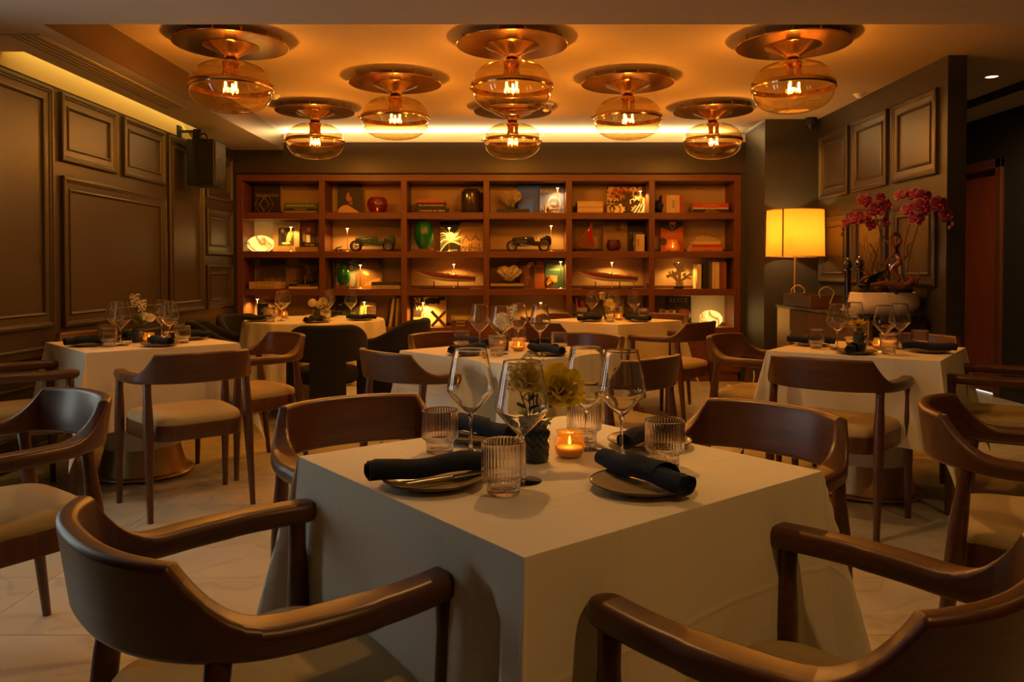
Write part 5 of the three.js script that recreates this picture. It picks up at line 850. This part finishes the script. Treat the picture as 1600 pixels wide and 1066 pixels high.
spineBooks(3, 8.42, 'upright books right of the branching coral', [[1.98, 0.046, 0.259, '#d0bd93', '', 'white book standing first right of the branching coral', 0], [2.037, 0.04, 0.265, '#15120f', '', 'first black book right of the branching coral', 0], [2.071, 0.026, 0.265, '#1d1a18', '', 'second black book right of the branching coral', 0], [2.098, 0.026, 0.272, '#54504a', '', 'thin grey book right of the black ones', 0], [2.134, 0.036, 0.286, '#cdb789', '', 'tall cream book, left of two', 0], [2.173, 0.04, 0.286, '#d2be92', '', 'tall cream book, right of two', 0], [2.215, 0.036, 0.286, '#7a4220', '', 'orange brown book second from the right end', 0], [2.251, 0.033, 0.286, '#86481f', '', 'orange brown book at the right end', 0]]);
spineBooks(4, 8.42, 'books behind the back right table', [[0.65, 0.04, 0.305, '#4a5230', '', 'olive book at the lowest shelf behind the back right table', 0], [0.704, 0.046, 0.312, '#8a2a18', '', 'red book leaning at the lowest shelf', 0.1], [0.775, 0.046, 0.278, '#7a2418', '', 'second red book leaning at the lowest shelf', 0.12]]);
spineBooks(4, 8.42, 'leaning books by the upright', [[-1.333, 0.026, 0.292, '#1a1512', '', 'black book, first of the leaning row by the upright', -0.19], [-1.294, 0.029, 0.305, '#b9a478', '', 'cream book, second of the leaning row', -0.14], [-1.259, 0.026, 0.319, '#2a211a', '', 'dark book in the middle of the leaning row', -0.1], [-1.227, 0.023, 0.312, '#a89468', '', 'cream book, fourth of the leaning row', -0.06], [-1.195, 0.026, 0.312, '#5a3a22', '', 'brown book closing the leaning row', -0.03]]);
spineBooks(4, 8.42, 'short books beside the revue book', [[1.572, 0.029, 0.184, '#b79a6a', '', 'short cream book, first of the low row beside the revue book', 0], [1.608, 0.033, 0.184, '#7a4a2a', '', 'short brown book, second of the low row beside the revue book', 0], [1.646, 0.036, 0.177, '#c2ab7c', '', 'short cream book, third of the low row beside the revue book', 0], [1.684, 0.029, 0.184, '#8a4a2a', '', 'short red brown book, fourth of the low row', 0], [1.718, 0.029, 0.177, '#c9b48a', '', 'short pale book, last of the low row', 0]]);
for (const [x, r, z, h, w] of [[-2.363, 2, 8.52, 0.268, 'before the tan photo book'], [-1.76, 2, 8.52, 0.254, 'left of the green race car'], [-1.623, 3, 8.52, 0.259, 'before the brown photo book'], [-1.582, 4, 8.52, 0.268, 'before the small framed print'], [-0.671, 2, 8.52, 0.261, 'before the swirl book'], [-0.627, 3, 8.57, 0.267, 'behind the left boat model'], [-0.952, 4, 8.52, 0.261, 'before the hat book'], [0.486, 1, 8.52, 0.28, 'before the racing book'], [0.418, 2, 8.52, 0.282, 'right of the black race car'], [0.521, 3, 8.52, 0.294, 'before the teal book'], [0.307, 4, 8.5, 0.262, 'behind the centre table glasses'], [1.37, 1, 8.52, 0.245, 'before the bicycle book'], [1.075, 3, 8.57, 0.287, 'behind the right boat model'], [-2.726, 4, 8.52, 0.3, 'at the lowest left shelf'], [1.798, 3, 8.57, 0.287, 'behind the branching coral']]) shelfLamp(x, r, z, h, w);
// glowing marbled lamps
{
  const veins = dataTex(256, 128, (u, v) => { const w = fbm(Math.cos(u * 6.283) * 1.1, Math.sin(u * 6.283) * 1.1, v * 1.6, 3), q = Math.pow(Math.abs(Math.sin(u * 6.283 * 2 + v * 4 + w * 4)), 0.35); return mixc([0.42, 0.34, 0.08], [1, 0.92, 0.7], clamp(q * 1.5 - 0.45, 0, 1)); });
  const mat = std({ color: lin(0.4, 0.3, 0.15), roughness: 0.3, emissive: lin(1, 0.78, 0.38), emissiveMap: veins, emissiveIntensity: 1.6 });
  const geo = new THREE.SphereGeometry(1, 56, 36), p = geo.attributes.position;
  for (let i = 0; i < p.count; i++) { const a = Math.atan2(p.getZ(i), p.getX(i)), y = p.getY(i), k = 1 + 0.035 * Math.sin(a * 5 + y * 3); p.setXYZ(i, p.getX(i) * 0.14 * k, Math.max(y, -0.86) * 0.094 + 0.081, p.getZ(i) * 0.12 * k); }
  geo.computeVertexNormals();
  const a = thing('marbled_lamp', 'glowing marbled glass pebble lamp at the left end of the bookcase', 'lamp', [-2.69, SH[2], 8.53]); part('glowing_shell', geo, mat, a); part('foot', cyl(0.06, 0.06, 0.004, 28, 0), M.brassSatin, a);
  dup(a, 'marbled_lamp', 'glowing marbled glass pebble lamp low at the right end of the bookcase', [2.13, SH[4], 8.53], 1.3);
  for (const [x, y] of [[-2.69, SH[2] + 0.08], [2.13, SH[4] + 0.08]]) { const l = new THREE.PointLight(new THREE.Color().setRGB(1, 0.68, 0.24), 0.16); l.position.set(x, y, -8.53); l.castShadow = true; l.shadow.radius = 3; scene.add(l); }
}
function vase(name, label, X, row, Z, pts, mat, seg = 44) { const t = thing(name, label, 'vase', [X, SH[row], Z]); part('glass_body', lathe(pts, seg), mat, t); part('foot', cyl(pts[0][0] * 0.9, pts[0][0] * 0.9, 0.006, 28, 0.0005), mat, t); return t; }
const gl = (r, g, b, tr = 0.55) => phy({ color: lin(r, g, b), transmission: tr, thickness: 0, roughness: 0.12, clearcoat: 0.6, ior: 1.5 });
{
  const redGlass = gl(0.42, 0.07, 0.012, 0.85), greenGlass = gl(0.01, 0.2, 0.05, 0.4), smoke = gl(0.08, 0.055, 0.025, 0.5), darkRed = gl(0.16, 0.025, 0.01, 0.5);
  const am = vase('amber_vase', 'round amber red glass vase with a candle glowing inside', -1.432, 1, 8.48, [[0.05, 0.003], [0.085, 0.02], [0.105, 0.06], [0.108, 0.1], [0.1, 0.14], [0.085, 0.158], [0.078, 0.168]], redGlass);
  const cn = thing('tea_light', 'tea light burning inside the amber red vase', 'candle', [-1.432, SH[1] + 0.008, 8.48]); part('wax', cyl(0.03, 0.03, 0.02, 22), M.wax, cn); part('flame', lathe([[0, 0.022], [0.006, 0.03], [0.004, 0.045], [0, 0.055]], 12), M.flame, cn); candleLight(-1.432, SH[1] + 0.012, 8.48, 3);
  vase('green_vase', 'tall green glass oval vase on a wooden tray', -0.937, 2, 8.48, [[0.05, 0.031], [0.075, 0.07], [0.1, 0.14], [0.105, 0.19], [0.092, 0.26], [0.072, 0.31], [0.068, 0.315]], greenGlass);
  const wt = thing('wooden_tray', 'thin wooden tray under the tall green vase', 'tray', [-0.93, SH[2], 8.5]); part('tray_base', box(0.29, 0.014, 0.2, 0, 0.008, 0, 0.003), M.trayWood, wt); part('tray_top', box(0.2, 0.014, 0.16, -0.02, 0.0225, 0, 0.003), M.trayWood, wt);
  vase('green_vase', 'small green glass egg vase on two wooden blocks', -1.787, 3, 8.46, [[0.035, 0.041], [0.062, 0.075], [0.07, 0.12], [0.062, 0.18], [0.04, 0.225], [0.022, 0.245], [0.02, 0.25]], greenGlass);
  for (const [x, w, which] of [[-1.85, 0.05, 'left'], [-1.77, 0.1, 'right']]) { const k = thing('wooden_block', `${which} wooden block under the small green egg vase`, 'block', [x, SH[3], 8.46]); part('block_body', box(w, 0.038, 0.08, 0, 0.0195, 0, 0.004), which === 'left' ? M.doorWood : M.trayWood, k); }
  vase('dark_jar', 'large dark smoked glass jar on the top shelf', -0.437, 1, 8.5, [[0.095, 0.003], [0.105, 0.02], [0.106, 0.12], [0.106, 0.2], [0.098, 0.235], [0.075, 0.25], [0.072, 0.262]], smoke);
  vase('squat_vase', 'squat dark red glass vase before the beige book', 1.081, 2, 8.48, [[0.045, 0.012], [0.062, 0.02], [0.076, 0.05], [0.076, 0.09], [0.066, 0.118], [0.058, 0.124]], darkRed);
  const tv = vase('tea_light_vase', 'clear amber glass tea light holder before the orange book', 1.707, 2, 8.46, [[0.06, 0.003], [0.075, 0.03], [0.072, 0.07], [0.052, 0.1], [0.06, 0.13]], gl(0.9, 0.5, 0.2, 0.8));
  const c2 = thing('tea_light', 'tea light burning in the clear amber glass holder', 'candle', [1.707, SH[2] + 0.008, 8.46]); part('wax', cyl(0.035, 0.035, 0.03, 22), M.wax, c2); part('flame', lathe([[0, 0.032], [0.006, 0.04], [0.004, 0.052], [0, 0.06]], 12), M.flame, c2); candleLight(1.707, SH[2] + 0.02, 8.46, 3.5);
  const dk = thing('dark_orb', 'dark carved orb beside the upright books at top right', 'ornament', [1.565, SH[1], 8.46]); { const g = new THREE.IcosahedronGeometry(0.066, 5), p = g.attributes.position; for (let i = 0; i < p.count; i++) { const q = V(p.getX(i), p.getY(i), p.getZ(i)), k = 1 + 0.12 * Math.sin(q.x * 90) * Math.sin(q.y * 90) * Math.sin(q.z * 90 + 1); p.setXYZ(i, q.x * k * 0.8, q.y * k + 0.07, q.z * k * 0.8); } part('orb_body', mergeVertices(g).toNonIndexed(), M.black, dk); g.computeVertexNormals(); }
  // wire polyhedron
  const wp = thing('wire_polyhedron', 'pale wire polyhedron before the dark top left book', 'ornament', [-2.63, SH[1], 8.46]), R = (a, r, y, z = 0) => [r * Math.cos(a), y + r * Math.sin(a), z], wireM = std({ color: lin(0.4, 0.3, 0.2), metalness: 0.8, roughness: 0.35 });
  const hex = [0, 1, 2, 3, 4, 5].map((k) => R(k * 1.047, 0.1, 0.095)), inn = [0, 1, 2, 3].map((k) => [0.05 * Math.cos(k * 1.571) + 0.02, 0.095 + 0.075 * Math.sin(k * 1.571), 0.06]), bk = [0, 1, 2, 3].map((k) => [0.05 * Math.cos(k * 1.571) - 0.02, 0.095 + 0.07 * Math.sin(k * 1.571), -0.06]);
  hex.forEach((p, i) => part('rod', rod(p, hex[(i + 1) % 6], 0.0028, 0.0028, 6), wireM, wp)); [inn, bk].forEach((q) => q.forEach((p, i) => part('rod', rod(p, q[(i + 1) % 4], 0.0028, 0.0028, 6), wireM, wp))); inn.forEach((p, i) => part('rod', rod(p, hex[[0, 1, 3, 4][i]], 0.0025, 0.0025, 6), wireM, wp)); bk.forEach((p, i) => part('rod', rod(p, hex[[5, 2, 3, 4][i]], 0.0025, 0.0025, 6), wireM, wp));
  // glass sail
  const sl = thing('glass_sail', 'red and clear glass sail sculpture on a dark base', 'sculpture', [0.775, SH[2], 8.47]);
  const sail = new THREE.Shape(); sail.moveTo(-0.085, 0.06); sail.quadraticCurveTo(-0.1, 0.1, 0, 0.2); sail.quadraticCurveTo(0.05, 0.25, 0.075, 0.31); sail.quadraticCurveTo(0.05, 0.2, 0.09, 0.09); sail.quadraticCurveTo(0.1, 0.05, 0.04, 0.035); sail.quadraticCurveTo(-0.05, 0.03, -0.085, 0.06);
  part('sail_body', new THREE.ExtrudeGeometry(sail, { depth: 0.02, bevelEnabled: true, bevelSize: 0.008, bevelThickness: 0.012, bevelSegments: 4, curveSegments: 20 }).translate(0, 0, -0.01), gl(0.35, 0.14, 0.07, 0.45), sl);
  const fin = new THREE.Shape(); fin.moveTo(0.02, 0.2); fin.quadraticCurveTo(0.06, 0.25, 0.075, 0.31); fin.quadraticCurveTo(0.06, 0.2, 0.1, 0.06); fin.quadraticCurveTo(0.04, 0.1, 0.02, 0.2); part('red_fin', new THREE.ExtrudeGeometry(fin, { depth: 0.03, bevelEnabled: true, bevelSize: 0.004, bevelThickness: 0.006, curveSegments: 16 }).translate(0, 0, -0.012), gl(0.45, 0.03, 0.01, 0.3), sl);
  part('base', box(0.27, 0.026, 0.11, 0.02, 0.014, 0, 0.01), M.black, sl);
  // crossed bars
  const cb = thing('crossed_bars', 'pale wooden sculpture of two crossed bars', 'sculpture', [-0.78, SH[4], 8.45]); for (const s of [-1, 1]) part('bar', box(0.03, 0.22, 0.03, 0, 0, s * 0.017, 0.004).rotateZ(s * 0.75).translate(0, 0.088, 0), M.trayWood, cb);
  // animal-like striped shell
  const ss = thing('striped_shell', 'orange brown striped shell beside the revue book', 'shell', [1.822, SH[4], 8.44]); { const g = new THREE.SphereGeometry(0.075, 40, 28), p = g.attributes.position, C = []; for (let i = 0; i < p.count; i++) { const a = Math.atan2(p.getY(i), p.getX(i)), st = Math.sin(a * 16 + p.getZ(i) * 40), k = 1 + 0.04 * st; p.setXYZ(i, p.getX(i) * 0.98 * k, p.getY(i) * 0.85 * k + 0.13, p.getZ(i) * 0.8 * k); C.push(...(st > 0 ? [0.42, 0.17, 0.06] : [0.09, 0.035, 0.015])); } g.setAttribute('color', new THREE.Float32BufferAttribute(C, 3)); g.computeVertexNormals(); part('shell_body', g, std({ vertexColors: true, roughness: 0.5 }), ss); part('stand', lathe([[0, 0], [0.04, 0], [0.04, 0.006], [0.012, 0.02], [0.012, 0.07], [0, 0.07]], 22), M.black, ss); }
  const sh = thing('shell', 'pale ribbed scallop shell on top of the stacked books', 'shell', [2.065, SH[2] + 0.112, 8.5]); part('shell_body', gridMesh(60, 10, (u, v) => { const a = Math.PI * (0.04 + 0.92 * u), r = 0.005 + 0.115 * v * (1 + 0.04 * Math.cos(u * 60)); return [-r * Math.cos(a), 0.004 + 0.066 * Math.sin(a) * Math.sin(v * Math.PI / 2 * 0.96) * (0.94 + 0.06 * Math.cos(u * 60)), 0.05 - 0.1 * v * Math.sin(a) ]; }), std({ color: lin(0.5, 0.38, 0.22), roughness: 0.8, side: THREE.DoubleSide }), sh);
  // corals
  const fan = (label, X, row, y0, w, h, seed, mat) => { const t = thing('coral', label, 'coral', [X, SH[row] + y0, 8.5]); const g = mergeVertices(new THREE.IcosahedronGeometry(1, 24).deleteAttribute('uv').deleteAttribute('normal')), p = g.attributes.position; for (let i = 0; i < p.count; i++) { const q = V(p.getX(i), p.getY(i), p.getZ(i)), a = Math.atan2(q.x, q.y + 1.1), f = 0.86 + 0.2 * Math.abs(Math.sin(a * 6 + 3 * noise.noise(q.x * 2, q.y * 2, q.z * 2 + seed))) + 0.16 * fbm(q.x * 3, q.y * 3, q.z * 3 + seed, 3), nar = 0.4 + 0.6 * smooth(q.y, -1, 0.4), dip = q.y > 0 ? 1 - 0.25 * Math.exp(-((q.x * 5) ** 2)) : 1; p.setXYZ(i, q.x * f * w / 2 * nar, (q.y * f * dip * 0.5 + 0.5) * h + 0.015, q.z * f * 0.055 * (1 + 0.35 * Math.sin(a * 18))); } g.computeVertexNormals(); part('coral_body', g, mat, t); part('base', box(w * 0.42, 0.02, 0.08, 0, 0.01, 0, 0.004), M.black, t); };
  fan('brown brain coral fan on a black base on the top shelf', -0.016, 1, 0.044, 0.24, 0.2, 2, M.stone); fan('pale coral fan standing on a yellow book', -0.03, 3, 0.058, 0.275, 0.18, 7, std({ color: lin(0.5, 0.44, 0.34), roughness: 0.95 }));
  const tree = (label, X, row, H, mat, segs) => { const t = thing('coral', label, 'coral', [X, SH[row], 8.5]); const L = []; for (const [a, b, r0, r1] of segs) { const n = 10, pts = []; const g = new THREE.CapsuleGeometry(1, 1, 5, 12), p = g.attributes.position; const A0 = V(...a, 0), B0 = V(...b, 0), len = A0.distanceTo(B0); for (let i = 0; i < p.count; i++) { const yy = p.getY(i), k = clamp((yy + 0.5), 0, 1), r = lerp(r0, r1, k) * (1 + 0.3 * noise.noise(p.getX(i) * 2 + a[0] * 40, yy * 5, p.getZ(i) * 2 + b[1] * 30)); const ext = Math.abs(yy) > 0.5 ? (Math.abs(yy) - 0.5) * r * Math.sign(yy) : 0; p.setXYZ(i, p.getX(i) * r, k * len + ext, p.getZ(i) * r * 0.7); } g.computeVertexNormals(); L.push(align(g, [A0.x * H, A0.y * H, 0], [B0.x * H, B0.y * H, 0.0001]).scale(1, 1, 1)); } part('coral_body', merge(L), mat, t); part('base', box(0.09, 0.026, 0.07, 0, 0.013, 0, 0.004), M.black, t); };
  const segs = (H) => [[[0, 0.06], [0.0, 0.3], 0.028, 0.032], [[0, 0.26], [-0.18, 0.44], 0.026, 0.022], [[-0.16, 0.42], [-0.3, 0.5], 0.02, 0.02], [[-0.2, 0.44], [-0.22, 0.62], 0.02, 0.018], [[-0.3, 0.5], [-0.36, 0.62], 0.014, 0.012], [[0, 0.28], [0.02, 0.62], 0.028, 0.02], [[0.02, 0.6], [-0.1, 0.82], 0.02, 0.018], [[0.02, 0.6], [0.14, 0.86], 0.022, 0.018], [[0.0, 0.72], [0.03, 0.95], 0.02, 0.012], [[0.02, 0.28], [0.24, 0.42], 0.026, 0.022], [[0.22, 0.4], [0.4, 0.56], 0.02, 0.018], [[0.24, 0.42], [0.42, 0.38], 0.018, 0.014], [[-0.05, 0.2], [0.08, 0.2], 0.03, 0.03], [[-0.16, 0.42], [-0.1, 0.54], 0.018, 0.02], [[-0.3, 0.5], [-0.4, 0.46], 0.018, 0.022], [[0.22, 0.4], [0.2, 0.54], 0.018, 0.022], [[0.34, 0.5], [0.46, 0.52], 0.016, 0.02], [[0.02, 0.62], [0.2, 0.7], 0.018, 0.022], [[-0.1, 0.8], [-0.16, 0.9], 0.018, 0.02], [[0.02, 0.5], [-0.1, 0.6], 0.018, 0.022]].map(([a, b, r0, r1]) => [a, b, r0 * 0.72, r1 * 0.8].map((q) => (Array.isArray(q) ? q.map((c) => c * H) : q)));
  tree('branching pale coral on a black base', 1.782, 3, 1, M.stone, segs(0.29)); tree('dark branching coral before the bicycle book', 1.235, 1, 1, std({ color: lin(0.1, 0.065, 0.03), roughness: 0.8 }), segs(0.25));
}
// model cars
function raceCar(label, X, row, Z, turn, bodyMat) {
  const o = thing('race_car_model', label, 'model car', [X, SH[row], Z], turn), R = 0.058;
  const S = [[-0.188, 0.026, 0.05, 0.1], [-0.182, 0.036, 0.062, 0.1], [-0.09, 0.042, 0.066, 0.104], [0.0, 0.045, 0.072, 0.108], [0.04, 0.046, 0.07, 0.104], [0.055, 0.046, 0.04, 0.082], [0.12, 0.046, 0.04, 0.082], [0.135, 0.045, 0.066, 0.106], [0.17, 0.044, 0.072, 0.112], [0.215, 0.04, 0.062, 0.108], [0.228, 0.03, 0.045, 0.104]];
  part('body', loft(S.map(([x, w, h, y]) => roundRect(w * 2, h * 2 * 0.72, 0.018, 4).map(([a, b]) => [x, y + b, a]))), bodyMat, o);
  part('radiator', box(0.008, 0.085, 0.056, -0.192, 0.1, 0, 0.003), M.steel, o); part('windscreen', box(0.003, 0.028, 0.06, 0.045, 0.172, 0), M.thinGlass, o); part('tail_tank', box(0.055, 0.085, 0.08, 0.19, 0.128, 0, 0.012), bodyMat, o); part('seat_back', box(0.02, 0.05, 0.07, 0.12, 0.118, 0, 0.006), M.black, o);
  part('exhaust', tube([[-0.1, 0.075, 0.05], [0.0, 0.06, 0.056], [0.12, 0.055, 0.056], [0.2, 0.06, 0.056]], 0.006, 20, 8), M.steel, o); for (let i = 0; i < 8; i++) part('louvre', box(0.004, 0.03, 0.002, -0.15 + i * 0.016, 0.105, 0.044), M.steel, o);
  for (const x of [-0.19, 0.15]) { part('axle', rod([x, R, -0.085], [x, R, 0.085], 0.005), M.steel, o); for (const s of [-1, 1]) { const w = part('wheel', new THREE.TorusGeometry(R - 0.009, 0.0095, 12, 40).translate(x, R, s * 0.08), M.black, o); part('rim', [new THREE.TorusGeometry(R - 0.018, 0.0025, 8, 32).translate(x, R, s * 0.083), cyl(0.009, 0.009, 0.014, 14).rotateX(Math.PI / 2).translate(x, R, s * 0.08 - 0.007)], M.steel, w); part('spokes', [...Array(12)].map((_, k) => rod([x, R, s * 0.086], [x + (R - 0.018) * Math.cos(k * 0.5236), R + (R - 0.018) * Math.sin(k * 0.5236), s * 0.083], 0.0014, 0.0014, 5)), M.steel, w); } }
  part('steering_wheel', new THREE.TorusGeometry(0.02, 0.002, 8, 24).rotateY(1.3).translate(0.07, 0.145, 0), M.black, o);
}
raceCar('green vintage race car model with spoked wheels', -1.468, 2, 8.48, 0.12, phy({ color: lin(0.07, 0.16, 0.13), metalness: 0.6, roughness: 0.25, clearcoat: 1 }));
raceCar('black vintage race car model with spoked wheels', 0.19, 2, 8.48, 0.0, phy({ color: lin(0.014, 0.012, 0.01), roughness: 0.2, clearcoat: 1 }));
{ const t = thing('toy_cannon', 'tiny dark cannon left of the green race car', 'ornament', [-1.84, SH[2], 8.46]); part('barrel', rod([-0.035, 0.032, 0], [0.035, 0.055, 0], 0.008, 0.005), M.black, t); part('carriage', box(0.08, 0.014, 0.03, 0, 0.02, 0, 0.003), M.trayWood, t); for (const [x, z] of [[-0.025, -0.02], [-0.025, 0.02], [0.025, -0.02], [0.025, 0.02]]) part('wheel', cyl(0.012, 0.012, 0.006, 16).rotateX(Math.PI / 2).translate(x, 0.012, z), M.black, t); }
// wooden motor boats
function boat(label, X, row, Z, L, turn) {
  const o = thing('boat_model', label, 'model boat', [X, SH[row], Z], turn), n = 30, deck = (t) => 0.196 - 0.068 * t - 0.006 * Math.sin(t * 3), beam = (t) => 0.058 * Math.pow(Math.sin(Math.PI * (0.02 + 0.58 * Math.min(t * 1.15, 1))), 0.75), keel = (t) => 0.074 + 0.105 * Math.pow(1 - t, 4);
  const ring = (t, y0, y1, k0, k1) => { const x = (t - 0.5) * L, b = Math.max(beam(t), 0.002); return [[x, y1, b * k1], [x, (y0 + y1) / 2, b * (k0 + k1) / 2 * 1.02], [x, y0, b * k0], [x, y0 - 0.0005, 0], [x, y0, -b * k0], [x, (y0 + y1) / 2, -b * (k0 + k1) / 2 * 1.02], [x, y1, -b * k1], [x, y1 + 0.004, 0]]; };
  const up = [], lo = []; for (let i = 0; i <= n; i++) { const t = i / n, d = deck(t), k = Math.min(keel(t), d - 0.004), m = k + (d - k) * 0.42; up.push(ring(t, m, d, 0.92, 1)); lo.push(ring(t, k, m, 0.45, 0.92)); }
  part('upper_hull', loft(up), std({ map: M.doorWood.map, roughness: 0.3 }), o); part('lower_hull', loft(lo), M.porcelain, o);
  part('deck_rail', tube([...Array(9)].map((_, i) => [(0.1 + i * 0.1 - 0.5) * L, deck(0.1 + i * 0.1) + 0.008, beam(0.1 + i * 0.1) * 0.9]), 0.002, 30, 6), M.steel, o);
  part('windscreen', [tube([[-0.16 * L, deck(0.34) + 0.004, 0.045], [-0.2 * L, deck(0.3) + 0.03, 0.0], [-0.16 * L, deck(0.34) + 0.004, -0.045]], 0.002, 16, 6), rod([-0.2 * L, deck(0.3), 0], [-0.19 * L, deck(0.3) + 0.03, 0], 0.0015, 0.0015, 6)], M.steel, o);
  for (const t of [0.42, 0.52, 0.64]) part('bench', box(0.06, 0.016, 0.07, (t - 0.5) * L, deck(t) + 0.008, 0, 0.005), M.cream, o); for (let i = 0; i < 9; i++) part('fitting', cyl(0.003, 0.002, 0.012, 8).translate((0.12 + i * 0.09 - 0.5) * L, deck(0.12 + i * 0.09), 0.03), M.steel, o);
  part('flag_staff', rod([0.37 * L, deck(0.87), 0], [0.385 * L, deck(0.87) + 0.05, 0], 0.0015, 0.0015, 6), M.steel, o); part('flag', box(0.03, 0.022, 0.001, 0.385 * L + 0.012, deck(0.87) + 0.04, 0), std({ color: lin(0.6, 0.3, 0.2), roughness: 0.8 }), o);
  part('propeller', [rod([0.36 * L, 0.07, 0], [0.46 * L, 0.055, 0], 0.003), cyl(0.012, 0.012, 0.006, 12).rotateZ(1.57).translate(0.46 * L, 0.055, 0), box(0.004, 0.035, 0.02, 0.44 * L, 0.06, 0)], M.brassSatin, o);
  part('stand_board', box(L * 0.84, 0.014, 0.09, -0.01 * L, 0.0075, 0, 0.003), M.darkWood, o); for (const t of [0.29, 0.7]) part('stand_post', lathe([[0, 0.013], [0.012, 0.014], [0.006, 0.03], [0.005, 0.078], [0, 0.08]], 14).translate((t - 0.5) * L, 0, 0), M.darkWood, o);
}
boat('wooden motor boat model on a stand, left of the two', -0.70, 3, 8.47, 0.62, 0.0);
boat('wooden motor boat model on a stand, right of the two', 1.02, 3, 8.47, 0.625, 0.0);
// small planes and a gold figure
function plane(label, X, row, y0, Z, s, mat, turn) { const o = thing('plane_model', label, 'model plane', [X, SH[row] + y0, Z], turn); part('fuselage', lathe([[0, -0.02], [0.022, -0.015], [0.026, 0.01], [0.02, 0.08], [0.008, 0.15], [0, 0.155]].map(([r, y]) => [r * s, y * s]), 20).rotateX(-Math.PI / 2).translate(0, 0.045 * s, 0), mat, o); part('wing', box(0.26 * s, 0.007 * s, 0.05 * s, 0, 0.038 * s, -0.03 * s, 0.003), mat, o); part('tail', [box(0.09 * s, 0.004 * s, 0.03 * s, 0, 0.05 * s, -0.14 * s), box(0.004 * s, 0.04 * s, 0.03 * s, 0, 0.07 * s, -0.14 * s)], mat, o); part('propeller', [box(0.008 * s, 0.1 * s, 0.004 * s, 0, 0.045 * s, 0.024 * s).rotateZ(0), cyl(0.006 * s, 0.002 * s, 0.014 * s, 12).rotateX(1.57).translate(0, 0.045 * s, 0.02 * s)], M.steel, o); for (const k of [-1, 1]) part('wheel', cyl(0.012 * s, 0.012 * s, 0.006 * s, 14).rotateZ(1.57).translate(k * 0.04 * s, 0.012 * s, -0.005), M.black, o); part('strut', [-1, 1].map((k) => rod([k * 0.03 * s, 0.035 * s, -0.01], [k * 0.04 * s, 0.012 * s, -0.005], 0.003 * s)), mat, o); }
plane('gold propeller plane model before the racing book', 0.365, 1, 0, 8.46, 1.05, M.brass, -0.25);
plane('small dark plane model on two lying books', -2.21, 3, 0.05, 8.5, 0.95, M.darkWood, 0.35);
{ const t = thing('gold_figure', 'small gold figure before the teal book', 'ornament', [0.39, SH[3], 8.44]); const g = new THREE.IcosahedronGeometry(0.05, 6), p = g.attributes.position; for (let i = 0; i < p.count; i++) { const q = V(p.getX(i), p.getY(i), p.getZ(i)), k = 1 + 0.5 * fbm(q.x * 30, q.y * 30, q.z * 30, 3), n = 1 - 0.45 * smooth(q.y, -0.02, 0.05); p.setXYZ(i, q.x * k * n, q.y * k * 1.35 + 0.066, q.z * k * n * 0.8); } g.deleteAttribute('normal'); const q = mergeVertices(g.deleteAttribute('uv')); q.computeVertexNormals(); part('figure_body', q, M.brass, t); part('base', cyl(0.045, 0.04, 0.01, 22), M.brassSatin, t); }

scene.traverse((o) => { if (o.isMesh) o.castShadow = o.receiveShadow = true; });
renderer.render(scene, camera);
